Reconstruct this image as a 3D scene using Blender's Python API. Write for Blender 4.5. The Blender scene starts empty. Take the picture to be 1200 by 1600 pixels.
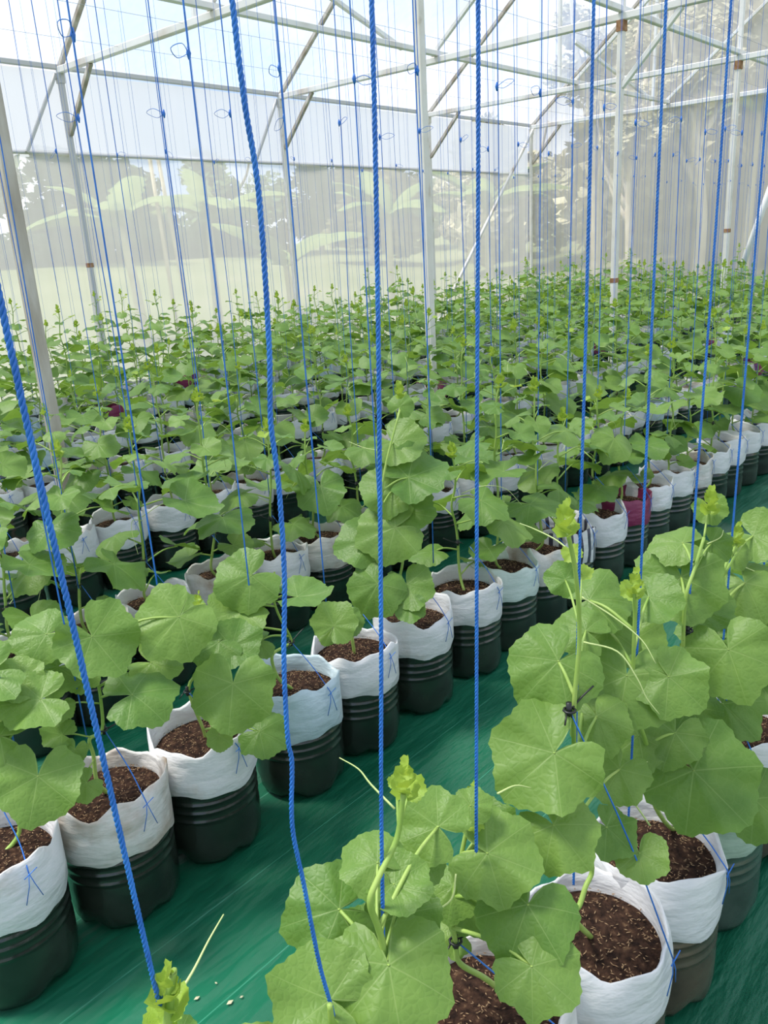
import bpy, math, random
from mathutils import Vector, Matrix, noise

# ------------------------------------------------------------------ camera, sky, sun, exposure
scene = bpy.context.scene
COL = scene.collection
RX, RY, RZ = (0.6538, -0.26647, 0.70819), (-0.75468, -0.1618, 0.63584), (-0.05484, -0.95017, -0.30688)
CAM_RIGHT = Vector((RX[0], RY[0], RZ[0])); CAM_DOWN = Vector((RX[1], RY[1], RZ[1])); CAM_FWD = Vector((RX[2], RY[2], RZ[2]))
EYE = Vector((0, 0, 1.5))
cam_data = bpy.data.cameras.new('camera')
cam_data.sensor_fit = 'VERTICAL'; cam_data.sensor_height = 36.0; cam_data.lens = 1289.0 / 1600.0 * 36.0
cam_data.clip_start = 0.05; cam_data.clip_end = 400
cam = bpy.data.objects.new('camera', cam_data); COL.objects.link(cam)
m = Matrix.Identity(4)
for r in range(3):
    m[r][0] = CAM_RIGHT[r]; m[r][1] = -CAM_DOWN[r]; m[r][2] = -CAM_FWD[r]; m[r][3] = EYE[r]
cam.matrix_world = m
scene.camera = cam

scene.view_settings.view_transform = 'Standard'
scene.view_settings.look = 'None'
scene.view_settings.gamma = 1.0
scene.view_settings.use_curve_mapping = False
scene.view_settings.exposure = 0.32
scene.cycles.transparent_max_bounces = 24
scene.cycles.max_bounces = 8
scene.cycles.diffuse_bounces = 4

world = bpy.data.worlds.new('sky'); scene.world = world
world.use_nodes = True
wn, wl = world.node_tree.nodes, world.node_tree.links
wn.clear()
wo = wn.new('ShaderNodeOutputWorld'); wb = wn.new('ShaderNodeBackground')
tc = wn.new('ShaderNodeTexCoord'); nz = wn.new('ShaderNodeTexNoise'); rp = wn.new('ShaderNodeValToRGB')
nz.inputs['Scale'].default_value = 2.6; nz.inputs['Detail'].default_value = 5; nz.inputs['Roughness'].default_value = 0.55
rp.color_ramp.elements[0].position = 0.42; rp.color_ramp.elements[0].color = (0.50, 0.68, 0.98, 1)
rp.color_ramp.elements[1].position = 0.60; rp.color_ramp.elements[1].color = (1.12, 1.14, 1.2, 1)
wl.new(tc.outputs['Generated'], nz.inputs['Vector']); wl.new(nz.outputs['Fac'], rp.inputs['Fac'])
wl.new(rp.outputs['Color'], wb.inputs['Color']); wb.inputs['Strength'].default_value = 0.9
wl.new(wb.outputs['Background'], wo.inputs['Surface'])

sun_data = bpy.data.lights.new('sun', 'SUN'); sun_data.energy = 4.6; sun_data.angle = math.radians(14)
sun_data.color = (1.0, 0.96, 0.88)
sun = bpy.data.objects.new('sun', sun_data); COL.objects.link(sun)
sun.rotation_euler = Vector((-0.28, 0.36, 1.0)).to_track_quat('Z', 'Y').to_euler()

rnd = random.Random(7)

# ------------------------------------------------------------------ helpers
def smooth(me):
    me.polygons.foreach_set('use_smooth', [True] * len(me.polygons))

class MB:
    """collects vertices and faces of ONE mesh"""
    def __init__(s): s.v = []; s.f = []; s.uv = None
    def add(s, vs, fs):
        n = len(s.v); s.v.extend([tuple(v) for v in vs]); s.f.extend([tuple(i + n for i in f) for f in fs])
    def bar(s, a, b, w, h=None, up=(0, 0, 1)):
        a, b = Vector(a), Vector(b); h = h or w
        d = (b - a).normalized(); u = Vector(up)
        if abs(d.dot(u)) > 0.95: u = Vector((1, 0, 0))
        x = d.cross(u).normalized(); y = x.cross(d).normalized()
        c = min(w, h) * 0.12; hw, hh = w / 2, h / 2
        prof = [(hw - c, hh), (hw, hh - c), (hw, -hh + c), (hw - c, -hh), (-hw + c, -hh), (-hw, -hh + c), (-hw, hh - c), (-hw + c, hh)]
        vs = [p + x * q[0] + y * q[1] for p in (a, b) for q in prof]
        n = 8
        s.add(vs, [(i, (i + 1) % n, n + (i + 1) % n, n + i) for i in range(n)] + [tuple(range(n))[::-1], tuple(range(n, 2 * n))])
    def box(s, lo, hi):
        x0, y0, z0 = lo; x1, y1, z1 = hi
        s.add([(x0, y0, z0), (x1, y0, z0), (x1, y1, z0), (x0, y1, z0), (x0, y0, z1), (x1, y0, z1), (x1, y1, z1), (x0, y1, z1)],
              [(0, 3, 2, 1), (4, 5, 6, 7), (0, 1, 5, 4), (1, 2, 6, 5), (2, 3, 7, 6), (3, 0, 4, 7)])
    def tube(s, pts, rad, n=6, caps=True):
        pts = [Vector(p) for p in pts]
        if not hasattr(rad, '__len__'): rad = [rad] * len(pts)
        d0 = (pts[1] - pts[0]).normalized()
        x = d0.cross(Vector((0, 0, 1)))
        if x.length < 1e-3: x = Vector((1, 0, 0))
        x.normalize()
        vs = []
        for i, p in enumerate(pts):
            a = pts[max(i - 1, 0)]; b = pts[min(i + 1, len(pts) - 1)]
            d = (b - a)
            if d.length < 1e-9: d = d0
            d.normalize()
            x = x - d * x.dot(d)
            if x.length < 1e-6: x = d.orthogonal()
            x.normalize(); y = d.cross(x)
            for k in range(n):
                t = 2 * math.pi * k / n
                vs.append(p + (x * math.cos(t) + y * math.sin(t)) * rad[i])
        fs = []
        for i in range(len(pts) - 1):
            for k in range(n):
                k2 = (k + 1) % n
                fs.append((i * n + k, i * n + k2, (i + 1) * n + k2, (i + 1) * n + k))
        if caps:
            fs.append(tuple(range(n))[::-1]); fs.append(tuple(range((len(pts) - 1) * n, len(pts) * n)))
        s.add(vs, fs)
    def lathe(s, prof, n=32, fn=None, cap_bottom=False, cap_top=False):
        vs = []
        for j, (r, z) in enumerate(prof):
            for k in range(n):
                t = 2 * math.pi * k / n
                rr, zz = (r, z) if fn is None else fn(j, t, r, z)
                vs.append((rr * math.cos(t), rr * math.sin(t), zz))
        fs = []
        for j in range(len(prof) - 1):
            for k in range(n):
                k2 = (k + 1) % n
                fs.append((j * n + k, j * n + k2, (j + 1) * n + k2, (j + 1) * n + k))
        if cap_bottom: fs.append(tuple(range(n))[::-1])
        if cap_top: fs.append(tuple(range((len(prof) - 1) * n, len(prof) * n)))
        s.add(vs, fs)
    def mesh(s, name, mat, sm=True):
        me = bpy.data.meshes.new(name); me.from_pydata(s.v, [], s.f)
        me.materials.append(mat)
        if s.uv:
            l = me.uv_layers.new(name='uv'); flat = []
            for p in me.polygons:
                for vi in p.vertices: flat.extend(s.uv[vi])
            l.data.foreach_set('uv', flat)
        if sm: smooth(me)
        return me
    def obj(s, name, mat, parent=None, sm=True):
        return link(name, s.mesh(name, mat, sm), parent)

def link(name, me, parent=None):
    o = bpy.data.objects.new(name, me); COL.objects.link(o)
    if parent is not None: o.parent = parent
    return o
def use_mat(o, mat):
    if not o.material_slots: return
    o.material_slots[0].link = 'OBJECT'; o.material_slots[0].material = mat
def tag(o, label=None, cat=None, group=None, kind=None):
    if label: o['label'] = label
    if cat: o['category'] = cat
    if group: o['group'] = group
    if kind: o['kind'] = kind
    return o
def empty(name, loc=(0, 0, 0), rz=0.0):
    o = bpy.data.objects.new(name, None); COL.objects.link(o)
    o.location = loc; o.rotation_euler = (0, 0, rz); o.empty_display_size = 0.1
    return o
def curve_pts(pts, n=6):
    """Catmull-Rom through pts"""
    pts = [Vector(p) for p in pts]
    if len(pts) < 3:
        return [pts[0].lerp(pts[-1], i / n) for i in range(n + 1)]
    out = []
    for i in range(len(pts) - 1):
        p0 = pts[i - 1] if i > 0 else pts[0] * 2 - pts[1]
        p1, p2 = pts[i], pts[i + 1]
        p3 = pts[i + 2] if i + 2 < len(pts) else pts[-1] * 2 - pts[-2]
        for k in range(n):
            t = k / n
            out.append(0.5 * ((2 * p1) + (p2 - p0) * t + (2 * p0 - 5 * p1 + 4 * p2 - p3) * t * t + (3 * p1 - p0 - 3 * p2 + p3) * t ** 3))
    out.append(pts[-1])
    return out
def in_view(p, margin=20):
    q = Vector(p) - EYE; d = q.dot(CAM_FWD)
    if d < 0.15: return None
    u = 600 + 1289 * q.dot(CAM_RIGHT) / d; v = 800 + 1289 * q.dot(CAM_DOWN) / d
    return d if -margin < u < 1200 + margin and -margin < v < 1600 + margin else None
ONES = ('zeroth first second third fourth fifth sixth seventh eighth ninth tenth eleventh twelfth thirteenth fourteenth fifteenth '
        'sixteenth seventeenth eighteenth nineteenth').split()
TENS = {2: ('twentieth', 'twenty'), 3: ('thirtieth', 'thirty'), 4: ('fortieth', 'forty'), 5: ('fiftieth', 'fifty')}
def ordinal(n):
    if n < 20: return ONES[n]
    t, u = divmod(n, 10)
    return TENS[t][0] if u == 0 else TENS[t][1] + '-' + ONES[u]

# ------------------------------------------------------------------ materials
def new_mat(name):
    mt = bpy.data.materials.new(name); mt.use_nodes = True
    n, l = mt.node_tree.nodes, mt.node_tree.links
    n.clear()
    out = n.new('ShaderNodeOutputMaterial')
    return mt, n, l, out
def principled(n, color=None, rough=0.5, spec=0.5):
    p = n.new('ShaderNodeBsdfPrincipled')
    if color: p.inputs['Base Color'].default_value = (*color, 1)
    p.inputs['Roughness'].default_value = rough
    p.inputs['Specular IOR Level'].default_value = spec
    return p
def noise_node(n, l, scale, detail=4, coord='Object', stretch=None):
    t = n.new('ShaderNodeTexCoord'); z = n.new('ShaderNodeTexNoise')
    z.inputs['Scale'].default_value = scale; z.inputs['Detail'].default_value = detail
    if stretch:
        mp = n.new('ShaderNodeMapping'); mp.inputs['Scale'].default_value = stretch
        l.new(t.outputs[coord], mp.inputs['Vector']); l.new(mp.outputs['Vector'], z.inputs['Vector'])
    else: l.new(t.outputs[coord], z.inputs['Vector'])
    return z
def ramp(n, l, src, stops):
    r = n.new('ShaderNodeValToRGB'); e = r.color_ramp.elements
    while len(e) < len(stops): e.new(0.5)
    for i, (p, c) in enumerate(stops):
        e[i].position = p; e[i].color = (*c, 1) if len(c) == 3 else c
    l.new(src, r.inputs['Fac']); return r
def bump(n, l, src, strength, dist, target):
    b = n.new('ShaderNodeBump'); b.inputs['Strength'].default_value = strength; b.inputs['Distance'].default_value = dist
    l.new(src, b.inputs['Height']); l.new(b.outputs['Normal'], target.inputs['Normal']); return b
def simple(name, color, rough=0.5, spec=0.5, var=None, scale=6, bump_s=0.0, bump_scale=40, metallic=0.0, stretch=None):
    mt, n, l, out = new_mat(name); p = principled(n, color, rough, spec); p.inputs['Metallic'].default_value = metallic
    if var:
        z = noise_node(n, l, scale, 5, stretch=stretch); r = ramp(n, l, z.outputs['Fac'], var); l.new(r.outputs['Color'], p.inputs['Base Color'])
    if bump_s:
        z2 = noise_node(n, l, bump_scale, 4, stretch=stretch); bump(n, l, z2.outputs['Fac'], bump_s, 0.01, p)
    l.new(p.outputs['BSDF'], out.inputs['Surface']); return mt
def math_node(n, l, op, a, b=None, c=None):
    k = n.new('ShaderNodeMath'); k.operation = op
    for i, x in enumerate((a, b, c)):
        if x is None: continue
        if isinstance(x, (int, float)): k.inputs[i].default_value = x
        else: l.new(x, k.inputs[i])
    return k.outputs[0]

def leaf_material(name, c_a, c_b, vein, trans, tmix=0.3):
    mt, n, l, out = new_mat(name)
    p = principled(n, c_a, 0.46, 0.38)
    uv = n.new('ShaderNodeUVMap'); sx = n.new('ShaderNodeSeparateXYZ'); l.new(uv.outputs['UV'], sx.inputs['Vector'])
    x = math_node(n, l, 'MULTIPLY_ADD', sx.outputs['X'], 4.0, -2.0); y = math_node(n, l, 'MULTIPLY_ADD', sx.outputs['Y'], 4.0, -2.0)
    phi = math_node(n, l, 'ARCTAN2', x, y)
    rho = math_node(n, l, 'SQRT', math_node(n, l, 'ADD', math_node(n, l, 'MULTIPLY', x, x), math_node(n, l, 'MULTIPLY', y, y)))
    pp = math_node(n, l, 'PINGPONG', phi, 0.475)
    dist = math_node(n, l, 'MULTIPLY', pp, rho)
    wid = math_node(n, l, 'MULTIPLY_ADD', rho, -0.013, 0.024)
    v = math_node(n, l, 'SUBTRACT', 1.0, math_node(n, l, 'DIVIDE', dist, wid)); v = math_node(n, l, 'MAXIMUM', v, 0.0)
    v = math_node(n, l, 'MINIMUM', v, 1.0)
    vor = n.new('ShaderNodeTexVoronoi'); vor.feature = 'DISTANCE_TO_EDGE'; vor.inputs['Scale'].default_value = 26; l.new(uv.outputs['UV'], vor.inputs['Vector'])
    v2 = math_node(n, l, 'MULTIPLY', math_node(n, l, 'LESS_THAN', vor.outputs['Distance'], 0.03), 0.07)
    vv = math_node(n, l, 'MAXIMUM', math_node(n, l, 'MULTIPLY', v, 0.34), v2)
    oi = n.new('ShaderNodeObjectInfo')
    mx = n.new('ShaderNodeMix'); mx.data_type = 'RGBA'; mx.inputs['A'].default_value = (*c_a, 1); mx.inputs['B'].default_value = (*c_b, 1)
    nz = n.new('ShaderNodeTexNoise'); nz.inputs['Scale'].default_value = 9; nz.inputs['Detail'].default_value = 4; l.new(uv.outputs['UV'], nz.inputs['Vector'])
    fac = math_node(n, l, 'ADD', math_node(n, l, 'MULTIPLY', oi.outputs['Random'], 0.75), math_node(n, l, 'MULTIPLY_ADD', nz.outputs['Fac'], 0.9, -0.32))
    l.new(math_node(n, l, 'MINIMUM', math_node(n, l, 'MAXIMUM', fac, 0.0), 1.0), mx.inputs['Factor'])
    mv = n.new('ShaderNodeMix'); mv.data_type = 'RGBA'; l.new(mx.outputs['Result'], mv.inputs['A']); mv.inputs['B'].default_value = (*vein, 1)
    l.new(vv, mv.inputs['Factor']); l.new(mv.outputs['Result'], p.inputs['Base Color'])
    h = math_node(n, l, 'SUBTRACT', math_node(n, l, 'MINIMUM', vor.outputs['Distance'], 0.25), math_node(n, l, 'MULTIPLY', v, 0.3))
    bump(n, l, h, 0.16, 0.012, p)
    tr = n.new('ShaderNodeBsdfTranslucent'); tr.inputs['Color'].default_value = (*trans, 1)
    ms = n.new('ShaderNodeMixShader'); ms.inputs['Fac'].default_value = tmix
    l.new(p.outputs['BSDF'], ms.inputs[1]); l.new(tr.outputs['BSDF'], ms.inputs[2]); l.new(ms.outputs['Shader'], out.inputs['Surface'])
    return mt

def sheet_material(name, color, clear, diff_share=0.5, streak=0.0, var=0.0, back=None):
    """thin plastic film / insect mesh: part clear, part light scattering"""
    mt, n, l, out = new_mat(name)
    t = n.new('ShaderNodeBsdfTransparent'); d = n.new('ShaderNodeBsdfDiffuse'); tl = n.new('ShaderNodeBsdfTranslucent')
    d.inputs['Color'].default_value = (*color, 1); tl.inputs['Color'].default_value = (*color, 1)
    a = n.new('ShaderNodeMixShader'); a.inputs['Fac'].default_value = 1 - diff_share
    l.new(d.outputs['BSDF'], a.inputs[1]); l.new(tl.outputs['BSDF'], a.inputs[2])
    b = n.new('ShaderNodeMixShader'); b.inputs['Fac'].default_value = 1 - clear
    if var:
        z = noise_node(n, l, 1.3, 3); z2 = noise_node(n, l, 1.0, 3, stretch=(9, 9, 0.35))
        s = math_node(n, l, 'ADD', math_node(n, l, 'MULTIPLY_ADD', z.outputs['Fac'], var, 1 - clear - var * 0.5),
                      math_node(n, l, 'MULTIPLY_ADD', z2.outputs['Fac'], streak, -streak * 0.5))
        l.new(s, b.inputs['Fac'])
    l.new(t.outputs['BSDF'], b.inputs[1]); l.new(a.outputs['Shader'], b.inputs[2]); l.new(b.outputs['Shader'], out.inputs['Surface'])
    return mt

M = {}
M['leaf'] = leaf_material('melon_leaf', (0.095, 0.205, 0.033), (0.20, 0.325, 0.066), (0.42, 0.54, 0.20), (0.26, 0.42, 0.05))
M['young'] = leaf_material('young_leaf', (0.27, 0.42, 0.05), (0.36, 0.50, 0.07), (0.55, 0.66, 0.22), (0.5, 0.62, 0.08), 0.35)
M['stem'] = simple('stem_green', (0.34, 0.47, 0.13), 0.5, 0.4, var=[(0.3, (0.22, 0.37, 0.06)), (0.7, (0.36, 0.48, 0.12))], scale=14)
M['tendril'] = simple('tendril', (0.52, 0.62, 0.24), 0.5)
M['steel'] = simple('painted_steel', (0.72, 0.69, 0.63), 0.45, 0.5, var=[(0.30, (0.42, 0.33, 0.24)), (0.42, (0.70, 0.66, 0.59)), (0.7, (0.80, 0.78, 0.74))], scale=3.5, bump_s=0.1)
M['roof_steel'] = simple('white_steel', (0.74, 0.72, 0.69), 0.4, 0.5, var=[(0.3, (0.55, 0.48, 0.41)), (0.45, (0.74, 0.72, 0.68)), (0.7, (0.84, 0.83, 0.81))], scale=2.0)
M['weathered'] = simple('weathered_steel', (0.5, 0.45, 0.38), 0.6, 0.3, var=[(0.3, (0.33, 0.27, 0.21)), (0.55, (0.50, 0.45, 0.39)), (0.75, (0.66, 0.62, 0.57))], scale=4, stretch=(3, 3, .6))  # steel mottled from brown to pale grey, darker than the other members
M['rust'] = simple('rust', (0.30, 0.15, 0.07), 0.8, 0.2, var=[(0.3, (0.2, 0.09, 0.04)), (0.7, (0.45, 0.27, 0.15))], scale=20)
M['net'] = sheet_material('insect_net', (0.96, 0.93, 0.905), 0.41, 0.40, 0.10, 0.10)
M['end_net'] = sheet_material('end_net', (0.99, 0.935, 0.87), 0.43, 0.62, 0.10, 0.12)
M['curtain'] = sheet_material('curtain_film', (0.80, 0.81, 0.90), 0.08, 0.3, 0.10, 0.05)
M['roof_film'] = sheet_material('roof_film', (0.75, 0.83, 1.0), 0.62, 0.3, 0.15, 0.20)

def floor_material():
    mt, n, l, out = new_mat('weed_mat'); p = principled(n, (0.01, 0.15, 0.09), 0.45, 0.4)
    t = n.new('ShaderNodeTexCoord')
    z = noise_node(n, l, 0.9, 6); z2 = noise_node(n, l, 2.2, 5, stretch=(1.0, 3.5, 1))
    r = ramp(n, l, z.outputs['Fac'], [(0.25, (0.004, 0.095, 0.045)), (0.55, (0.006, 0.15, 0.075)), (0.8, (0.035, 0.21, 0.125))])
    sx = n.new('ShaderNodeSeparateXYZ'); l.new(t.outputs['Object'], sx.inputs['Vector'])
    # the mat's pale marker threads, woven in along its length
    pp = math_node(n, l, 'PINGPONG', math_node(n, l, 'ADD', sx.outputs['Y'], 0.18), 0.115)
    th = math_node(n, l, 'MULTIPLY', math_node(n, l, 'LESS_THAN', pp, 0.0014), 0.42)
    mx = n.new('ShaderNodeMix'); mx.data_type = 'RGBA'; l.new(r.outputs['Color'], mx.inputs['A']); mx.inputs['B'].default_value = (0.10, 0.42, 0.28, 1)
    l.new(th, mx.inputs['Factor'])
    # grey soil dust trodden onto the mat
    z3 = noise_node(n, l, 1.7, 7); rd = ramp(n, l, z3.outputs['Fac'], [(0.58, (0, 0, 0)), (0.75, (0.55, 0.55, 0.55))])
    m2 = n.new('ShaderNodeMix'); m2.data_type = 'RGBA'; l.new(mx.outputs['Result'], m2.inputs['A']); m2.inputs['B'].default_value = (0.13, 0.15, 0.11, 1)
    l.new(rd.outputs['Color'], m2.inputs['Factor']); l.new(m2.outputs['Result'], p.inputs['Base Color'])
    wv = n.new('ShaderNodeTexWave'); wv.inputs['Scale'].default_value = 120; wv.bands_direction = 'X'; l.new(t.outputs['Object'], wv.inputs['Vector'])
    h = math_node(n, l, 'ADD', math_node(n, l, 'MULTIPLY', z2.outputs['Fac'], 3.0), math_node(n, l, 'MULTIPLY', wv.outputs['Fac'], 0.06))
    bump(n, l, h, 0.9, 0.02, p)
    l.new(p.outputs['BSDF'], out.inputs['Surface']); return mt
M['floor'] = floor_material()
M['lawn'] = simple('lawn', (0.28, 0.34, 0.12), 0.9, 0.1, var=[(0.3, (0.17, 0.20, 0.08)), (0.6, (0.24, 0.26, 0.12)), (0.8, (0.31, 0.28, 0.18))], scale=0.35)
M['bark'] = simple('bark', (0.42, 0.34, 0.25), 0.9, 0.1, var=[(0.3, (0.30, 0.24, 0.17)), (0.7, (0.58, 0.50, 0.40))], scale=5, bump_s=0.4)
M['banana_trunk'] = simple('banana_trunk', (0.52, 0.48, 0.28), 0.7, 0.2, var=[(0.3, (0.40, 0.36, 0.18)), (0.7, (0.66, 0.60, 0.38))], scale=4)
M['banana_leaf'] = simple('banana_leaf', (0.18, 0.25, 0.07), 0.6, 0.15, var=[(0.3, (0.13, 0.20, 0.05)), (0.7, (0.24, 0.30, 0.09))], scale=2)
M['tree_leaf'] = simple('tree_leaf', (0.08, 0.15, 0.05), 0.7, 0.2, var=[(0.3, (0.045, 0.10, 0.035)), (0.7, (0.14, 0.21, 0.07))], scale=0.8)
M['tree_sunlit'] = simple('tree_leaf_sunlit', (0.3, 0.36, 0.15), 0.7, 0.2, var=[(0.36, (0.17, 0.17, 0.09)), (0.64, (0.66, 0.60, 0.40))], scale=0.9)  # bright blotches: sunlight on the foliage put into the leaf colour
M['pale_bark'] = simple('pale_bark', (0.7, 0.6, 0.47), 0.9, 0.1, var=[(0.3, (0.5, 0.41, 0.3)), (0.7, (0.8, 0.71, 0.58))], scale=5)
M['hedge'] = simple('hedge_leaf', (0.05, 0.09, 0.04), 0.8, 0.1, var=[(0.3, (0.03, 0.055, 0.03)), (0.7, (0.08, 0.12, 0.05))], scale=1.2)
M['white_wall'] = simple('white_wall', (0.82, 0.80, 0.77), 0.7, 0.2)
M['roof_grey'] = simple('roof_sheet', (0.75, 0.72, 0.70), 0.6, 0.3)
M['bamboo'] = simple('bamboo', (0.55, 0.44, 0.26), 0.5, 0.4, var=[(0.3, (0.42, 0.33, 0.18)), (0.7, (0.68, 0.56, 0.36))], scale=6)
M['wood'] = simple('bare_wood', (0.40, 0.29, 0.19), 0.8, 0.2, var=[(0.3, (0.30, 0.20, 0.13)), (0.7, (0.50, 0.38, 0.27))], scale=12, stretch=(1, 8, 1))
M['black_plastic'] = simple('black_plastic', (0.012, 0.013, 0.014), 0.4, 0.5)
M['wire'] = simple('overhead_wire', (0.45, 0.45, 0.47), 0.4, 0.5, metallic=0.6)
M['grey_pipe'] = simple('grey_pipe', (0.55, 0.54, 0.53), 0.5, 0.4)

def bottle_material(name, a, b, rough):
    mt, n, l, out = new_mat(name); p = principled(n, a, rough, 0.6)
    z = noise_node(n, l, 9, 6); r = ramp(n, l, z.outputs['Fac'], [(0.32, a), (0.7, b)]); l.new(r.outputs['Color'], p.inputs['Base Color'])
    p.inputs['Coat Weight'].default_value = 0.4; p.inputs['Coat Roughness'].default_value = 0.1
    z2 = noise_node(n, l, 12, 5); bump(n, l, z2.outputs['Fac'], 0.25, 0.015, p)
    l.new(p.outputs['BSDF'], out.inputs['Surface']); return mt
M['bottle_dark'] = bottle_material('dark_bottle', (0.008, 0.013, 0.010), (0.024, 0.033, 0.024), 0.22)
M['bottle_soil'] = bottle_material('soiled_clear_bottle', (0.030, 0.026, 0.020), (0.10, 0.075, 0.05), 0.25)
M['bottle_grey'] = bottle_material('greenish_clear_bottle', (0.020, 0.034, 0.026), (0.07, 0.10, 0.08), 0.25)

def bag_material(name, white, stain, amount, stripe=None):
    mt, n, l, out = new_mat(name); p = principled(n, white, 0.34, 0.5)
    z = noise_node(n, l, 7, 7); oi = n.new('ShaderNodeObjectInfo')
    t = n.new('ShaderNodeTexCoord'); ad = n.new('ShaderNodeVectorMath'); ad.operation = 'ADD'
    l.new(t.outputs['Object'], ad.inputs[0]); l.new(oi.outputs['Location'], ad.inputs[1]); l.new(ad.outputs[0], z.inputs['Vector'])
    r = ramp(n, l, z.outputs['Fac'], [(0.62 - amount, white), (0.82 - amount, stain)])
    src = r.outputs['Color']
    if stripe:
        sx = n.new('ShaderNodeSeparateXYZ'); l.new(t.outputs['Object'], sx.inputs['Vector'])
        ph = math_node(n, l, 'ARCTAN2', sx.outputs['Y'], sx.outputs['X'])
        k = math_node(n, l, 'LESS_THAN', math_node(n, l, 'PINGPONG', ph, 0.16), 0.07)
        mx = n.new('ShaderNodeMix'); mx.data_type = 'RGBA'; l.new(src, mx.inputs['A']); mx.inputs['B'].default_value = (*stripe, 1); l.new(k, mx.inputs['Factor']); src = mx.outputs['Result']
    l.new(src, p.inputs['Base Color'])
    z2 = noise_node(n, l, 9, 4, stretch=(1, 1, 2.6)); bump(n, l, z2.outputs['Fac'], 0.55, 0.02, p)
    tr = n.new('ShaderNodeBsdfTranslucent'); l.new(src, tr.inputs['Color'])
    ms = n.new('ShaderNodeMixShader'); ms.inputs['Fac'].default_value = 0.12
    l.new(p.outputs['BSDF'], ms.inputs[1]); l.new(tr.outputs['BSDF'], ms.inputs[2]); l.new(ms.outputs['Shader'], out.inputs['Surface']); return mt
M['bag_white'] = bag_material('white_bag', (0.82, 0.81, 0.82), (0.55, 0.44, 0.35), -0.02)
M['bag_stained'] = bag_material('stained_bag', (0.76, 0.73, 0.70), (0.40, 0.29, 0.20), 0.10)
M['bag_blue'] = bag_material('bluish_bag', (0.58, 0.70, 0.76), (0.72, 0.76, 0.76), 0.10)
M['bag_aqua'] = bag_material('aqua_bag', (0.70, 0.80, 0.76), (0.60, 0.62, 0.52), 0.06)
M['bag_clear'] = bag_material('clear_green_bag', (0.42, 0.54, 0.44), (0.34, 0.44, 0.34), 0.1)
M['bag_maroon'] = bag_material('maroon_bag', (0.26, 0.03, 0.10), (0.40, 0.10, 0.17), 0.02)
M['bag_striped'] = bag_material('striped_bag', (0.78, 0.78, 0.78), (0.6, 0.55, 0.5), 0.0, (0.06, 0.06, 0.09))
M['soil'] = simple('soil', (0.035, 0.018, 0.012), 0.95, 0.1, var=[(0.35, (0.016, 0.009, 0.007)), (0.60, (0.05, 0.026, 0.017)), (0.78, (0.15, 0.088, 0.05))], scale=70, bump_s=0.9, bump_scale=90)
M['husk'] = simple('rice_husk', (0.27, 0.16, 0.085), 0.8, 0.2, var=[(0.3, (0.14, 0.08, 0.045)), (0.7, (0.42, 0.28, 0.16))], scale=60)
def twine_material():
    mt, n, l, out = new_mat('blue_twine'); p = principled(n, (0.02, 0.11, 0.55), 0.42, 0.5)
    z = noise_node(n, l, 25, 3); r = ramp(n, l, z.outputs['Fac'], [(0.3, (0.012, 0.11, 0.47)), (0.7, (0.03, 0.20, 0.68))]); l.new(r.outputs['Color'], p.inputs['Base Color'])
    l.new(p.outputs['BSDF'], out.inputs['Surface']); return mt
M['twine'] = twine_material()

# ------------------------------------------------------------------ the setting: floor, lawn, sheets of the greenhouse
WALL_Y, EAVE_Z, RIDGE_Y, SLOPE, END_X = 8.55, 3.37, 3.89, 0.80, 14.05
RIDGE_Z = EAVE_Z + (WALL_Y - RIDGE_Y) * SLOPE
LOW_Y = 2 * RIDGE_Y - WALL_Y

def grid_sheet(name, mat, x0, x1, nx, y0, y1, ny, fn):
    b = MB(); vs = []
    for j in range(ny + 1):
        for i in range(nx + 1):
            vs.append(fn(x0 + (x1 - x0) * i / nx, y0 + (y1 - y0) * j / ny))
    b.add(vs, [(j * (nx + 1) + i, j * (nx + 1) + i + 1, (j + 1) * (nx + 1) + i + 1, (j + 1) * (nx + 1) + i) for j in range(ny) for i in range(nx)])
    return b.obj(name, mat)
def floor_z(x, y):
    if x > 5: return 0.0
    f = noise.noise(Vector((x * 1.1, y * 4.2, 0.3))) * 0.5 + noise.noise(Vector((x * 3.0, y * 9.0, 1.7))) * 0.25
    return -0.004 + 0.008 * f
o = grid_sheet('floor', M['floor'], -1.1, END_X, 180, LOW_Y, WALL_Y, 120, lambda x, y: (x, y, floor_z(x, y) if y < 4.5 else -0.004))
tag(o, kind='structure')
def lawn_z(x, y):
    d = max(0.0, y - 9.5, x - 15.0)
    return -0.03 + 0.085 * min(d, 22)
o = grid_sheet('lawn', M['lawn'], -40, 70, 80, -30, 70, 80, lambda x, y: (x, y, lawn_z(x, y) - (0.08 if -2 < x < END_X and LOW_Y - .5 < y < WALL_Y else 0)))
tag(o, kind='structure')
def wave(a, b): return 0.010 * math.sin(a * 2.1) + 0.008 * math.sin(a * 5.3 + b * 1.7)
BAND_Z = 2.59
o = grid_sheet('wall_left', M['net'], -1.1, END_X, 80, 0.0, BAND_Z + .03, 8, lambda x, z: (x, WALL_Y + 0.045 + wave(x, z), z)); tag(o, kind='structure')
o = grid_sheet('trim_1', M['curtain'], -1.1, END_X, 80, BAND_Z, EAVE_Z, 6, lambda x, z: (x, WALL_Y + 0.06 + 0.6 * wave(x * 1.7, z), z)); tag(o, kind='structure')
def end_top(y): return EAVE_Z + (RIDGE_Y - LOW_Y - abs(y - RIDGE_Y)) * SLOPE
o = grid_sheet('wall_far', M['end_net'], LOW_Y, WALL_Y, 60, 0.0, 1.0, 24, lambda y, t: (END_X + 0.05 + wave(y, t * 4), y, t * end_top(y))); tag(o, kind='structure')
b = MB()
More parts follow.
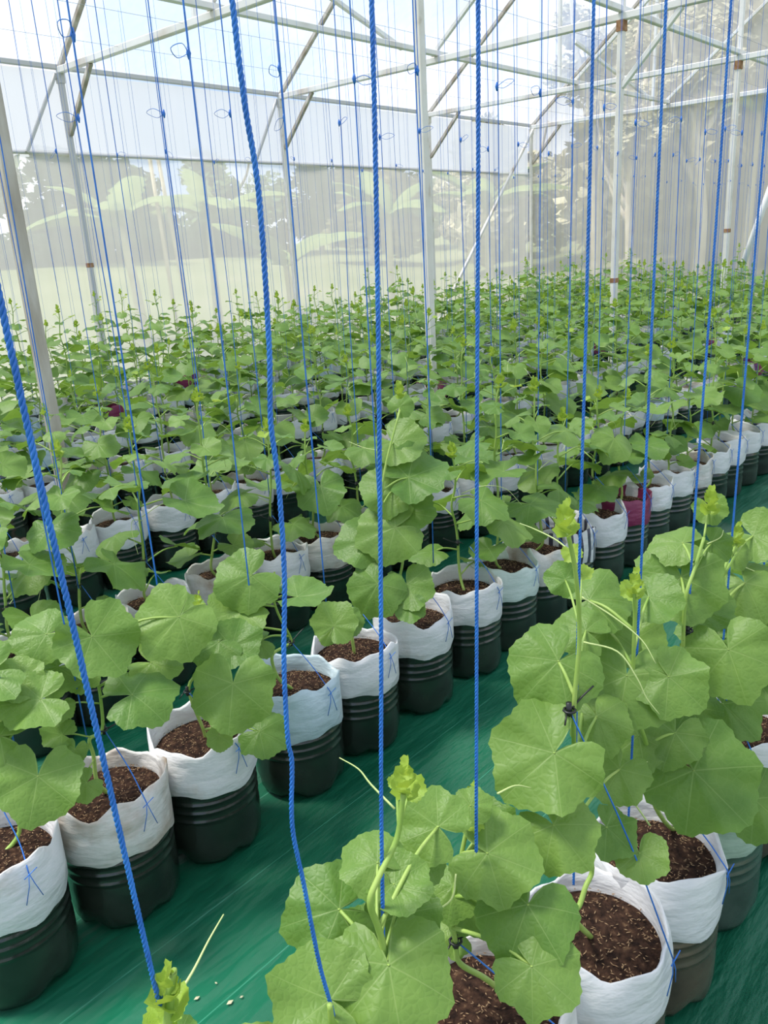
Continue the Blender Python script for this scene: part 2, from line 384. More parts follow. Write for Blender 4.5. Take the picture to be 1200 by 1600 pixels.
for side in (0, 1):
    vs = []
    for i in range(41):
        x = -1.1 + (END_X + 1.2) * i / 40
        for j in range(9):
            t = j / 8; y = (WALL_Y if side == 0 else LOW_Y) * (1 - t) + RIDGE_Y * t
            z = EAVE_Z + (RIDGE_Z - EAVE_Z) * t
            vs.append((x, y, z + 0.05 + 0.015 * math.sin(x * 2.07) * (1 if 0 < j < 8 else 0)))
    b.add(vs, [(i * 9 + j, i * 9 + j + 1, (i + 1) * 9 + j + 1, (i + 1) * 9 + j) for i in range(40) for j in range(8)])
tag(b.obj('ceiling', M['roof_film']), kind='structure')

# ------------------------------------------------------------------ steel frame
XS = [1.93, 4.97, 7.98, 11.05, END_X]
where = ['nearest the camera', 'second from the camera', 'third from the camera', 'fourth from the camera', 'at the far net wall']
for i, x in enumerate(XS):
    t = empty('roof_truss', (x, RIDGE_Y, EAVE_Z))
    tag(t, 'white steel roof truss over the melon rows, ' + where[i], 'truss', 'roof trusses')
    def tb(name, a, c, w, mat='roof_steel'):
        mb = MB(); mb.bar(Vector(a) - t.location, Vector(c) - t.location, w); return mb.obj(name, M[mat], t, sm=False)
    tb('chord', (x, WALL_Y, EAVE_Z), (x, LOW_Y, EAVE_Z), 0.065)
    tb('rafter', (x, WALL_Y, EAVE_Z), (x, RIDGE_Y, RIDGE_Z), 0.05, 'weathered')
    tb('rafter', (x, LOW_Y, EAVE_Z), (x, RIDGE_Y, RIDGE_Z), 0.05, 'weathered')
    tb('king_post', (x, RIDGE_Y, EAVE_Z), (x, RIDGE_Y, RIDGE_Z), 0.05)
    for s in (1, -1):
        yy = RIDGE_Y + s * 2.38
        tb('web_post', (x, yy, EAVE_Z), (x, yy, RIDGE_Z - 2.38 * SLOPE), 0.045)
        tb('web_brace', (x, RIDGE_Y + s * 2.2, EAVE_Z + .05), (x, RIDGE_Y, RIDGE_Z - 2.0), 0.042)
        tb('knee_brace', (x, RIDGE_Y + s * 4.06, EAVE_Z - .03), (x, RIDGE_Y + s * 4.62, EAVE_Z - .60), 0.045, 'weathered')

def post(x, y, top, w, label, mat='steel', joint=None, group=None, base=0.0):
    p = empty('steel_post', (x, y, base)); tag(p, label, 'post', group)
    mb = MB(); mb.bar((0, 0, 0), (0, 0, top - base), w, up=(1, 0, 0)); mb.obj('shaft', M[mat], p, sm=False)
    mb = MB(); mb.box((-w * .9, -w * .9, 0), (w * .9, w * .9, 0.008)); mb.obj('base_plate', M['rust'], p, sm=False)
    if joint:
        mb = MB(); k = w * .54
        mb.box((-k, -k, joint), (k, k, joint + .045)); mb.obj('weld_joint', M['rust'], p, sm=False)
    mb = MB(); mb.box((-w * .62, -w * .62, top - base - .09), (w * .62, w * .62, top - base)); mb.obj('bracket', M['rust'] if y < 5 else M[mat], p, sm=False)
    return p
mid_lab = ['pale weathered post rising between the melon pots at the left edge', 'tall white post in the middle of the melon rows, left of the two central ones',
           'white post with a rusty joint standing among the plants, right of the tallest post', 'slim white post with a rusty bracket near the right edge']
for i, x in enumerate(XS[:4]):
    post(x, RIDGE_Y, EAVE_Z - .03, 0.06, mid_lab[i], 'weathered' if i == 0 else 'steel', joint=[None, None, 1.02, 1.42][i], group='inner posts')
wl = ['first', 'second', 'third', 'fourth']
for i, x in enumerate(XS[1:]):
    post(x, WALL_Y - .01, EAVE_Z - .03, 0.055, 'slim steel post against the long net wall, %s from the left' % wl[i], joint=1.45 if i == 0 else None, mat='grey_pipe' if i < 1 else 'steel', group='wall posts')
post(END_X, RIDGE_Y, EAVE_Z - .03, 0.06, 'steel post in the middle of the far net wall', group='end wall posts')
def one_bar(name, a, c, w, label, cat, mat='roof_steel', group=None):
    a, c = Vector(a), Vector(c); mb = MB(); mb.bar((0, 0, 0), c - a, w); o = mb.obj(name, M[mat], None, sm=False); o.location = a
    return tag(o, label, cat, group)
def one_tube(name, a, c, r, label, cat, mat, group=None, n=8):
    a, c = Vector(a), Vector(c); mb = MB(); mb.tube([(0, 0, 0), c - a], r, n); o = mb.obj(name, M[mat]); o.location = a
    return tag(o, label, cat, group)
one_bar('purlin', (-1.1, WALL_Y, EAVE_Z + .03), (END_X, WALL_Y, EAVE_Z + .03), 0.05, 'grey steel eave rail along the top of the white side curtain', 'beam', 'grey_pipe')
one_bar('purlin', (-1.1, 6.01, EAVE_Z + .06), (END_X, 6.01, EAVE_Z + .06), 0.055, 'white steel beam crossing the trusses, nearer the long wall', 'beam')
one_bar('purlin', (-1.1, RIDGE_Y, EAVE_Z + .06), (END_X, RIDGE_Y, EAVE_Z + .06), 0.055, 'steel beam running over the tops of the inner posts', 'beam')
one_tube('curtain_roller', (-1.1, WALL_Y + .05, BAND_Z), (END_X - 1.0, WALL_Y + .05, BAND_Z), 0.016, 'thin grey pipe along the lower edge of the white side curtain', 'pipe', 'grey_pipe')
one_bar('wall_brace', (END_X - .05, WALL_Y - .08, EAVE_Z - .05), (10.85, WALL_Y - .08, 0.08), 0.045, 'long diagonal steel brace leaning down the far corner of the net wall', 'brace', 'steel')
for i, x in enumerate(XS[1:3]):
    one_bar('wall_brace', (x - .03, WALL_Y + .015, EAVE_Z - .03), (x - .48, WALL_Y + .015, BAND_Z), 0.03, 'short diagonal strut before the white curtain beside the %s wall post' % wl[i], 'brace', 'grey_pipe')
one_bar('post_brace', (XS[2], RIDGE_Y - .02, 2.79), (XS[2], RIDGE_Y - .56, EAVE_Z - .03), 0.045, 'diagonal knee brace from the rusty jointed post up to the truss', 'brace')
one_bar('roof_brace', (XS[3], 6.05, 3.93), (13.46, 6.03, 3.42), 0.045, 'sloping white bar under the roof near the far net wall', 'brace')
one_bar('roof_brace', (XS[1], 6.05, 4.16), (7.40, 6.03, 3.42), 0.045, 'sloping white bar under the roof left of the tall central post', 'brace')
one_tube('wall_brace', (END_X - .12, 4.86, 0.1), (END_X - .12, 4.05, 2.88), 0.05, 'white sloping pipe leaning at the far wall by the right edge', 'brace', 'white_wall')
one_tube('hose', (1.62, 3.22, 0.03), (-0.3, 3.30, 0.03), 0.028, 'black irrigation hose on the green mat at the left edge', 'hose', 'black_plastic', n=12)
one_bar('plank', (1.99, 3.86, 0.03), (1.80, 4.75, 0.05), 0.06, 'brown offcut of timber lying at the foot of the pale post', 'plank', 'wood')

# ------------------------------------------------------------------ outside, seen through the net
def crown_mesh(name, blobs, count, size, seed, mat):
    r = random.Random(seed); b = MB(); vs = []; fs = []
    for k in range(count):
        cx, cy, cz, rx, rz_ = blobs[r.randrange(len(blobs))]
        while True:
            p = Vector((r.uniform(-1, 1), r.uniform(-1, 1), r.uniform(-1, 1)))
            if 0.25 < p.length < 1: break
        p = Vector((cx + p.x * rx, cy + p.y * rx, cz + p.z * rz_))
        a = Vector((r.gauss(0, 1), r.gauss(0, 1), r.gauss(0, .7))).normalized(); c = a.orthogonal().normalized()
        s = size * r.uniform(.6, 1.3); n = len(vs)
        vs += [p - a * s, p + c * s * .5, p + a * s, p - c * s * .5]; fs.append((n, n + 1, n + 2, n + 3))
    b.add(vs, fs); return b.mesh(name, mat, sm=False)
def trunk_mesh(name, h, r0, forks, seed, mat):
    r = random.Random(seed); b = MB()
    main = curve_pts([(0, 0, 0), (r.uniform(-.1, .1), r.uniform(-.1, .1), h * .35), (r.uniform(-.2, .2), r.uniform(-.2, .2), h * .7), (r.uniform(-.3, .3), r.uniform(-.3, .3), h)], 4)
    b.tube(main, [r0 * (1 - .6 * i / (len(main) - 1)) for i in range(len(main))], 9)
    for k in range(forks):
        s = main[int(len(main) * r.uniform(.35, .75))]; a = r.uniform(0, 6.28); L = h * r.uniform(.35, .6)
        e = s + Vector((math.cos(a) * L * .5, math.sin(a) * L * .5, L)); mdl = s.lerp(e, .5) + Vector((math.cos(a), math.sin(a), -.3)) * L * .1
        pts = curve_pts([s, mdl, e], 4); b.tube(pts, [r0 * .55 * (1 - .6 * i / (len(pts) - 1)) for i in range(len(pts))], 6)
    return b.mesh(name, mat)
crowns = []; trunks = []
for k in range(3):
    r = random.Random(40 + k)
    blobs = [(r.uniform(-1.5, 1.5), r.uniform(-1.5, 1.5), 2.4 + r.uniform(-1.2, 2.0), r.uniform(.8, 1.4), r.uniform(.7, 1.2)) for _ in range(9)]
    crowns.append(crown_mesh('crown', blobs, 3400, 0.24, 50 + k, M['tree_leaf'])); trunks.append(trunk_mesh('trunk', 3.6, 0.16, 4, 60 + k, M['bark']))
def tree(x, y, kind, s, label, group, light=False):
    t = empty('tree', (x, y, lawn_z(x, y) - .05), rnd.uniform(0, 6)); tag(t, label, 'tree', group)
    c = link('crown', crowns[kind], t); c['kind'] = 'stuff'; k = link('trunk', trunks[kind], t)
    if light: use_mat(c, M['tree_sunlit']); use_mat(k, M['pale_bark'])
    for q in (c, k): q.scale = (s, s, s)
left_trees = [(1.5, 29, 0, 1.1), (5.4, 30, 1, 1.05), (8.8, 28.5, 2, .95), (12.5, 30, 0, .95), (15.6, 27.5, 1, .8), (19, 29, 2, .85), (22.5, 27, 0, .8), (26, 26, 1, .75), (29.5, 24, 2, .8)]
for i, (x, y, k, s) in enumerate(left_trees):
    tree(x, y, k, s, 'shady leafy tree far beyond the long net wall, %s from the left' % ordinal(i + 1), 'trees beyond the long net wall')
right_trees = [(23, 20.5, 1, .72), (25, 17.0, 2, .78), (22.5, 14.0, 0, .85), (25.5, 11.6, 1, 1.3), (21.5, 9.6, 2, 1.15), (26, 7.6, 0, 1.6), (22, 5.6, 1, 1.3), (30, 11.5, 0, 1.7), (25, 3.0, 2, 1.6), (30, 7.6, 1, 1.9)]
for i, (x, y, k, s) in enumerate(right_trees):
    tree(x, y, k, s, 'leafy tree with a pale trunk behind the far net wall, %s of ten' % ordinal(i + 1), 'trees behind the far net wall', True)
for i, (x, y, h, sd) in enumerate([(18.2, 9.3, 1.5, 3), (18.4, 7.05, 1.35, 9), (17.6, 8.2, 1.0, 14)]):
    t = empty('bare_tree', (x, y, lawn_z(x, y) - .05)); tag(t, ['pale forked tree trunk close behind the far net wall, left of the rusty jointed post', 'pale brown tree trunk close behind the far net wall between two inner posts', 'thin leaning pale tree close behind the far net wall'][i], 'tree', 'bare trunks behind the far wall')
    k = link('trunk', trunk_mesh('trunk', 3.4, .13, 5, sd, M['pale_bark']), t); k.scale = (h * .8, h * .8, h)
    c = link('crown', crowns[i], t); c['kind'] = 'stuff'; c.location = (0, 0, 2.6 * h); c.scale = (.42, .42, .42); use_mat(c, M['tree_sunlit'])
band_me = crown_mesh('hedge', [(i * .5, 0, .35, .55, .5) for i in range(14)], 5200, 0.12, 77, M['hedge'])  # dark leaf clumps forming a low band at the lawn's far edge
for i in range(4):
    o = link('hedge', band_me); o.location = (-1.5 + i * 6.6, 27.2, lawn_z(0, 27.2)); o.scale = (1, 1, 1.25)
    tag(o, 'low dark hedge across the far edge of the lawn, %s stretch from the left' % ordinal(i + 1), 'hedge', 'hedge along the lawn')

bl = MB()                                                     # one banana leaf: arching midrib, two drooping halves with ragged edges
N = 16; vs = []; fs = []
for i in range(N + 1):
    t = i / N; x = 1.9 * t; z = 1.05 * t - 1.15 * t * t
    w = 0.30 * math.sin(math.pi * min(1, (t * .93 + .05))) ** .6 * (1 if t > .12 else t / .12)
    rag = 0.05 * math.sin(i * 2.6)
    vs += [(x, -(w + rag), z - .45 * w), (x, -w * .5, z - .10 * w), (x, 0, z), (x, w * .5, z - .10 * w), (x, w - rag, z - .45 * w)]
for i in range(N):
    for j in range(4): fs.append((i * 5 + j, i * 5 + j + 1, (i + 1) * 5 + j + 1, (i + 1) * 5 + j))
bl.add(vs, fs); banana_leaf = bl.mesh('leaf', M['banana_leaf'])
def banana(x, y, h, s, seed, label, n=8):
    r = random.Random(seed); t = empty('banana_plant', (x, y, lawn_z(x, y) - .03)); tag(t, label, 'plant', 'banana plants outside')
    mb = MB(); top = (r.uniform(-.15, .15), r.uniform(-.15, .15), h)
    pts = curve_pts([(0, 0, 0), (top[0] * .3, top[1] * .3, h * .5), top], 4); mb.tube(pts, [.11 * s * (1 - .5 * i / 8) for i in range(len(pts))], 10); mb.obj('trunk', M['banana_trunk'], t)
    for k in range(n):
        o = link('leaf', banana_leaf, t); o.location = (top[0], top[1], h - .05)
        o.rotation_euler = (r.uniform(-.3, .3), -r.uniform(.0, .75), k * 2.4 + r.uniform(-.3, .3)); q = s * r.uniform(.75, 1.1); o.scale = (q, q, q)
banana(7.9, 12.2, 1.9, 0.9, 1, 'banana plant outside the long wall with broad pale leaves, leftmost')
banana(9.3, 12.0, 2.0, 0.8, 2, 'banana plant with a drooping round leaf, just left of the second wall post')
banana(11.1, 12.0, 1.1, 1.0, 3, 'young low banana plant fanning out right of the second wall post', 6)
banana(14.7, 12.6, 1.9, 0.95, 4, 'banana plant behind the tall central post')
banana(16.6, 11.2, 2.1, 1.0, 6, 'banana plant outside near the far corner of the greenhouse')
banana(20.0, 6.6, 3.4, 0.9, 7, 'tall banana plant behind the far net wall by the rusty jointed post', 7)
for i, (x, y, lean) in enumerate([(8.15, 11.6, -.12), (8.5, 11.7, -.25)]):
    one_tube('bamboo_pole', (x, y, lawn_z(x, y)), (x + lean, y, 3.0), 0.03, 'tan bamboo pole among the bananas, %s of a pair' % ('left' if i == 0 else 'right'), 'pole', 'bamboo', 'bamboo poles')
one_tube('lamp_pole', (3.3, 26, lawn_z(0, 26)), (3.3, 26, 5.6), 0.06, 'thin pale pole rising before the hedge far beyond the lawn', 'pole', 'white_wall')
one_bar('stake', (4.62, 13.2, .25), (4.6, 13.2, 1.08), 0.05, 'short white stake standing on the lawn outside', 'stake', 'white_wall')
h = empty('garden_house', (9.6, 31, lawn_z(9, 31) - .05)); tag(h, 'small white house far away between the trees', 'house')
mb = MB(); mb.box((-1.0, -.8, 0), (1.0, .8, 2.0)); mb.obj('wall', M['white_wall'], h, sm=False)
mb = MB(); mb.add([(-1.4, -1.1, 1.95), (1.4, -1.1, 1.95), (1.4, 1.1, 1.95), (-1.4, 1.1, 1.95), (-.5, 0, 3.3), (.2, 0, 3.3)], [(0, 1, 5, 4), (1, 2, 5), (2, 3, 4, 5), (3, 0, 4), (3, 2, 1, 0)]); mb.obj('roof', M['roof_grey'], h, sm=False)
mb = MB(); mb.box((-.3, -.84, 0), (.3, -.79, 1.7)); mb.obj('door', M['wood'], h, sm=False)
for s in (-1.2, 1.2):
    mb = MB(); mb.box((s - .08, -1.05, 0), (s + .08, -.9, 1.98)); mb.obj('pillar', M['white_wall'], h, sm=False)

CUSTOM = {
 '0_0': dict(tie=None,
  stem=[(0.173, 0.0, 0.85), (0.178, 0.0, 0.876)],
  tips=[(0.178, 0.0, 0.881, 0.8)], tendrils=[[(0.199, 0.031, 0.832), (0.226, 0.037, 0.84), (0.253, 0.044, 0.853), (0.279, 0.051, 0.862)]],
  leaves=[
   (0.197, 0.036, 0.83, -0.052, -0.836, -0.546, -0.267, -0.515, 0.815, 0.015),
   (0.191, 0.036, 0.818, -0.891, 0.453, 0.005, -0.196, -0.397, 0.897, 0.016),
   (0.194, 0.042, 0.762, 0.201, -0.921, -0.333, -0.193, -0.371, 0.908, 0.037),
   (0.171, 0.06, 0.743, -0.889, 0.457, 0.028, -0.137, -0.323, 0.937, 0.043),
   (0.123, 0.077, 0.725, -0.959, 0.283, -0.013, -0.109, -0.326, 0.939, 0.045),
   (0.18, -0.005, 0.698, 0.322, -0.922, -0.215, -0.15, -0.274, 0.95, 0.042),
  ]),
 '0_1': dict(tie=None,
  stem=[(0.121, 0.0, 0.618), (0.106, 0.0, 0.672), (0.104, 0.0, 0.702)],
  tips=[], tendrils=[],
  leaves=[
   (0.122, 0.019, 0.68, -0.438, 0.87, 0.229, -0.318, -0.387, 0.866, 0.058),
   (0.038, 0.05, 0.627, -0.777, 0.628, 0.041, -0.18, -0.284, 0.942, 0.057),
   (0.056, -0.009, 0.611, -0.964, -0.138, -0.228, -0.188, -0.25, 0.95, 0.055),
   (0.087, -0.032, 0.544, -0.213, -0.941, -0.262, -0.199, -0.221, 0.955, 0.05),
  ]),
 '0_2': dict(tie=(-0.07, 0.0, 0.674),
  stem=[(-0.037, 0.0, 0.395), (-0.073, 0.0, 0.596), (-0.07, 0.0, 0.674), (-0.065, 0.0, 0.709), (-0.07, 0.0, 0.741), (-0.081, 0.0, 0.787), (-0.064, 0.0, 0.81), (-0.029, 0.0, 0.841), (-0.013, 0.0, 0.893)],
  tips=[(-0.01, 0.0, 0.907, 0.8)], tendrils=[[(0.013, 0.039, 0.838), (0.014, 0.078, 0.856), (0.015, 0.099, 0.869), (0.009, 0.126, 0.878)]],
  leaves=[
   (-0.074, -0.016, 0.7, -0.525, -0.669, -0.525, -0.383, -0.365, 0.848, 0.071),
   (-0.063, 0.073, 0.721, -0.803, 0.593, -0.065, -0.422, -0.487, 0.765, 0.059),
   (-0.022, 0.041, 0.78, -0.139, 0.945, 0.296, -0.326, -0.326, 0.887, 0.04),
   (-0.022, 0.016, 0.761, 0.335, -0.931, -0.146, -0.27, -0.243, 0.932, 0.039),
   (0.013, 0.039, 0.676, -0.744, -0.336, -0.578, -0.439, -0.406, 0.801, 0.049),
   (0.078, 0.024, 0.777, -0.201, 0.891, 0.408, -0.539, -0.448, 0.713, 0.047),
   (0.074, 0.056, 0.728, -0.283, -0.852, -0.441, -0.38, -0.322, 0.867, 0.038),
   (-0.02, 0.066, 0.643, -0.839, 0.535, -0.098, -0.314, -0.329, 0.891, 0.046),
   (0.019, 0.016, 0.873, 0.812, -0.22, 0.54, -0.571, -0.492, 0.658, 0.016),
   (0.01, 0.031, 0.881, -0.415, 0.869, 0.27, -0.513, -0.468, 0.719, 0.009),
  ]),
 '0_3': dict(tie=(-0.087, 0.0, 0.506),
  stem=[(0.045, 0.0, 0.277), (-0.01, 0.0, 0.366), (-0.079, 0.0, 0.457), (-0.087, 0.0, 0.506), (-0.095, 0.0, 0.56), (-0.071, 0.0, 0.635), (-0.041, 0.0, 0.706)],
  tips=[(-0.037, 0.0, 0.725, 0.7)], tendrils=[[(-0.113, -0.025, 0.661), (-0.133, -0.031, 0.635), (-0.158, -0.012, 0.615), (-0.165, -0.012, 0.599), (-0.162, -0.018, 0.593)], [(-0.031, -0.041, 0.751), (0.003, -0.049, 0.748), (0.025, -0.062, 0.737)]],
  leaves=[
   (-0.072, -0.05, 0.681, 0.337, -0.925, -0.178, -0.507, -0.338, 0.793, 0.063),
   (-0.082, 0.004, 0.601, -0.778, -0.326, -0.537, -0.434, -0.339, 0.835, 0.039),
   (-0.064, -0.111, 0.62, -0.858, -0.115, -0.501, -0.455, -0.285, 0.844, 0.067),
   (-0.112, -0.146, 0.574, 0.021, -0.955, -0.295, -0.465, -0.27, 0.843, 0.056),
   (-0.068, -0.02, 0.744, 0.76, -0.612, 0.22, -0.524, -0.376, 0.764, 0.026),
   (-0.055, -0.019, 0.715, -0.344, 0.918, 0.199, -0.484, -0.355, 0.8, 0.022),
   (-0.018, -0.007, 0.663, 0.797, -0.505, 0.331, -0.548, -0.376, 0.747, 0.042),
   (-0.041, 0.01, 0.545, -0.241, -0.819, -0.521, -0.492, -0.36, 0.793, 0.049),
   (-0.06, 0.018, 0.492, -0.369, 0.913, 0.175, -0.416, -0.33, 0.847, 0.039),
  ]),
 '0_4': dict(tie=(-0.1, 0.0, 0.808),
  stem=[(-0.081, 0.0, 0.399), (-0.055, 0.0, 0.401), (-0.033, 0.0, 0.426), (-0.01, 0.0, 0.449), (-0.045, 0.0, 0.547), (-0.075, 0.0, 0.666), (-0.086, 0.0, 0.8), (-0.073, 0.0, 0.916), (-0.087, 0.0, 1.025), (-0.114, 0.0, 1.103)],
  tips=[(-0.12, 0.0, 1.119, 0.9)], tendrils=[[(0.014, 0.057, 1.013), (0.019, 0.092, 1.03), (0.016, 0.132, 1.043), (0.011, 0.157, 1.05)], [(-0.015, 0.032, 0.96), (-0.005, -0.023, 0.933), (-0.004, -0.068, 0.907), (-0.008, -0.094, 0.876)], [(-0.03, 0.015, 0.89), (-0.024, -0.039, 0.887), (-0.024, -0.072, 0.852), (-0.023, -0.088, 0.823), (-0.017, -0.107, 0.798)]],
  leaves=[
   (-0.061, 0.042, 0.862, -0.748, 0.355, -0.56, -0.663, -0.384, 0.642, 0.071),
   (-0.149, -0.002, 0.76, -0.786, 0.402, -0.47, -0.607, -0.36, 0.708, 0.081),
   (-0.189, -0.025, 0.666, -0.143, -0.867, -0.477, -0.579, -0.317, 0.751, 0.059),
   (-0.037, -0.037, 0.57, -0.147, -0.955, -0.256, -0.394, -0.181, 0.901, 0.044),
   (-0.021, -0.088, 0.534, -0.694, -0.526, -0.492, -0.466, -0.193, 0.863, 0.042),
   (-0.008, 0.061, 0.978, -0.407, 0.905, 0.126, -0.719, -0.402, 0.567, 0.028),
   (0.014, 0.044, 0.984, 0.634, -0.76, 0.143, -0.495, -0.257, 0.83, 0.015),
   (0.006, 0.058, 1.021, -0.289, -0.547, -0.786, -0.737, -0.397, 0.547, 0.016),
   (0.071, 0.064, 0.855, -0.196, 0.96, 0.199, -0.515, -0.274, 0.813, 0.048),
   (0.025, 0.017, 0.728, -0.47, -0.633, -0.616, -0.594, -0.29, 0.751, 0.051),
   (0.056, -0.013, 0.619, -0.818, 0.106, -0.566, -0.572, -0.265, 0.777, 0.051),
   (0.067, 0.061, 0.723, 0.185, -0.971, -0.152, -0.442, -0.22, 0.87, 0.056),
  ]),
 '0_5': dict(tie=None,
  stem=[(0.186, 0.0, 0.245), (0.092, 0.0, 0.297), (-0.019, 0.0, 0.437), (-0.046, 0.0, 0.554), (-0.128, 0.0, 0.705), (-0.136, 0.0, 0.797), (-0.138, 0.0, 0.883), (-0.145, 0.0, 0.932)],
  tips=[(-0.143, 0.0, 0.937, 0.75)], tendrils=[[(-0.177, -0.061, 0.508), (-0.181, -0.006, 0.579), (-0.154, -0.011, 0.599), (-0.133, -0.033, 0.602)]],
  leaves=[
   (-0.121, 0.094, 0.88, 0.553, -0.827, 0.098, -0.537, -0.264, 0.801, 0.064),
   (-0.084, 0.077, 0.814, 0.025, -0.951, -0.309, -0.57, -0.268, 0.777, 0.053),
   (-0.15, 0.005, 0.77, -0.677, -0.167, -0.716, -0.658, -0.298, 0.692, 0.081),
   (-0.121, -0.057, 0.775, -0.095, -0.897, -0.432, -0.683, -0.257, 0.684, 0.059),
   (0.002, 0.037, 0.854, -0.506, -0.715, -0.482, -0.502, -0.209, 0.839, 0.054),
   (-0.027, -0.039, 0.608, -0.831, -0.047, -0.554, -0.535, -0.203, 0.82, 0.057),
   (-0.06, 0.017, 0.598, -0.827, 0.376, -0.419, -0.521, -0.229, 0.822, 0.06),
   (0.014, 0.077, 0.744, 0.132, -0.978, -0.164, -0.481, -0.208, 0.852, 0.062),
   (-0.075, 0.035, 0.9, -0.509, -0.27, -0.817, -0.747, -0.334, 0.576, 0.02),
  ]),
 '0_6': dict(tie=(-0.16, 0.0, 0.752),
  stem=[(0.022, 0.0, 0.282), (-0.166, 0.0, 0.456), (-0.224, 0.0, 0.533), (-0.081, 0.0, 0.564), (-0.167, 0.0, 0.692), (-0.183, 0.0, 0.761), (-0.181, 0.0, 0.835), (-0.147, 0.0, 0.876), (-0.107, 0.0, 0.929)],
  tips=[(-0.085, 0.0, 0.994, 0.9)], tendrils=[[(-0.068, 0.007, 0.902), (-0.048, -0.011, 0.913), (-0.03, -0.01, 0.923)]],
  leaves=[
   (-0.138, 0.028, 0.851, -0.489, -0.413, -0.768, -0.736, -0.277, 0.618, 0.077),
   (-0.104, 0.042, 0.909, -0.446, 0.894, -0.037, -0.366, -0.144, 0.919, 0.051),
   (-0.057, 0.002, 0.902, -0.062, -0.849, -0.525, -0.801, -0.271, 0.533, 0.036),
   (-0.16, -0.079, 0.734, -0.432, -0.545, -0.718, -0.748, -0.229, 0.623, 0.08),
   (-0.312, -0.083, 0.553, -0.154, -0.876, -0.458, -0.702, -0.229, 0.674, 0.098),
   (-0.101, -0.058, 0.58, -0.222, -0.909, -0.352, -0.569, -0.172, 0.805, 0.067),
   (-0.17, -0.016, 0.595, -0.833, 0.107, -0.543, -0.553, -0.202, 0.809, 0.063),
   (-0.146, -0.146, 0.419, -0.233, -0.927, -0.295, -0.53, -0.133, 0.837, 0.07),
   (-0.053, 0.014, 0.974, -0.318, -0.507, -0.801, -0.816, -0.284, 0.504, 0.032),
   (-0.085, 0.077, 0.844, -0.088, 0.976, 0.198, -0.522, -0.214, 0.826, 0.053),
   (-0.045, 0.02, 0.748, -0.118, -0.955, -0.271, -0.513, -0.175, 0.84, 0.058),
  ]),
 '0_7': dict(tie=None,
  stem=[(-0.037, 0.0, 0.378), (0.033, 0.0, 0.468), (-0.186, 0.0, 0.676), (-0.25, 0.0, 0.804), (-0.185, 0.0, 0.855)],
  tips=[(-0.181, 0.0, 0.871, 0.8)], tendrils=[[(-0.16, 0.005, 0.802), (-0.134, -0.035, 0.78), (-0.11, -0.069, 0.764)], [(-0.214, -0.007, 0.719), (-0.203, -0.037, 0.715), (-0.168, -0.07, 0.726)]],
  leaves=[
   (-0.174, -0.021, 0.767, -0.481, -0.667, -0.569, -0.633, -0.186, 0.752, 0.068),
   (-0.088, -0.004, 0.845, -0.111, -0.933, -0.342, -0.66, -0.188, 0.727, 0.062),
   (-0.149, 0.029, 0.742, -0.766, 0.523, -0.373, -0.526, -0.176, 0.832, 0.057),
   (-0.136, -0.033, 0.66, -0.497, -0.674, -0.547, -0.614, -0.171, 0.77, 0.079),
   (-0.158, 0.039, 0.639, -0.434, 0.898, -0.073, -0.506, -0.175, 0.844, 0.067),
   (-0.152, 0.015, 0.823, -0.368, -0.657, -0.658, -0.733, -0.23, 0.64, 0.033),
   (-0.161, -0.065, 0.537, -0.514, -0.686, -0.515, -0.587, -0.156, 0.794, 0.073),
  ]),
 '1_0': dict(tie=None,
  stem=[(0.061, 0.0, 0.322), (0.069, 0.0, 0.434), (0.076, 0.0, 0.541)],
  tips=[], tendrils=[],
  leaves=[
   (0.085, -0.102, 0.496, -0.561, -0.464, -0.686, -0.261, -0.687, 0.678, 0.081),
   (0.144, -0.049, 0.63, -0.889, 0.453, 0.058, -0.193, -0.488, 0.852, 0.07),
   (0.059, -0.018, 0.573, -0.784, 0.592, 0.186, -0.164, -0.487, 0.858, 0.066),
   (0.135, 0.007, 0.658, -0.503, 0.789, 0.354, -0.191, -0.501, 0.844, 0.055),
   (0.082, 0.029, 0.694, -0.972, 0.226, -0.062, -0.173, -0.512, 0.841, 0.08),
  ]),
 '1_1': dict(tie=(0.013, 0.0, 0.46),
  stem=[(-0.026, -0.0, 0.338), (-0.023, -0.0, 0.41), (-0.025, 0.0, 0.454), (0.009, 0.0, 0.461), (0.019, 0.0, 0.542), (0.02, 0.0, 0.591), (0.033, -0.0, 0.684)],
  tips=[(0.037, 0.0, 0.706, 0.6)], tendrils=[],
  leaves=[
   (0.009, -0.033, 0.712, 0.176, -0.675, -0.716, -0.365, -0.721, 0.589, 0.085),
   (-0.054, 0.05, 0.72, -0.9, 0.433, 0.038, -0.235, -0.559, 0.795, 0.065),
   (0.036, -0.115, 0.581, 0.9, -0.435, 0.028, -0.201, -0.357, 0.912, 0.08),
   (0.177, -0.123, 0.718, -0.85, 0.025, -0.526, -0.409, -0.66, 0.63, 0.087),
   (-0.048, 0.04, 0.638, -0.973, 0.114, -0.202, -0.231, -0.54, 0.809, 0.06),
   (0.126, -0.062, 0.604, 0.493, -0.797, -0.349, -0.32, -0.539, 0.779, 0.06),
   (-0.082, -0.042, 0.475, -0.711, -0.387, -0.587, -0.272, -0.619, 0.737, 0.028),
   (-0.1, -0.107, 0.426, -0.943, 0.086, -0.322, -0.294, -0.666, 0.685, 0.036),
   (-0.086, -0.002, 0.499, -0.63, 0.734, 0.253, -0.197, -0.466, 0.862, 0.037),
   (-0.068, 0.013, 0.558, -0.573, -0.483, -0.663, -0.28, -0.644, 0.712, 0.029),
   (-0.006, 0.009, 0.618, -0.964, 0.158, -0.214, -0.267, -0.573, 0.775, 0.043),
  ]),
 '1_2': dict(tie=(-0.021, 0.0, 0.449),
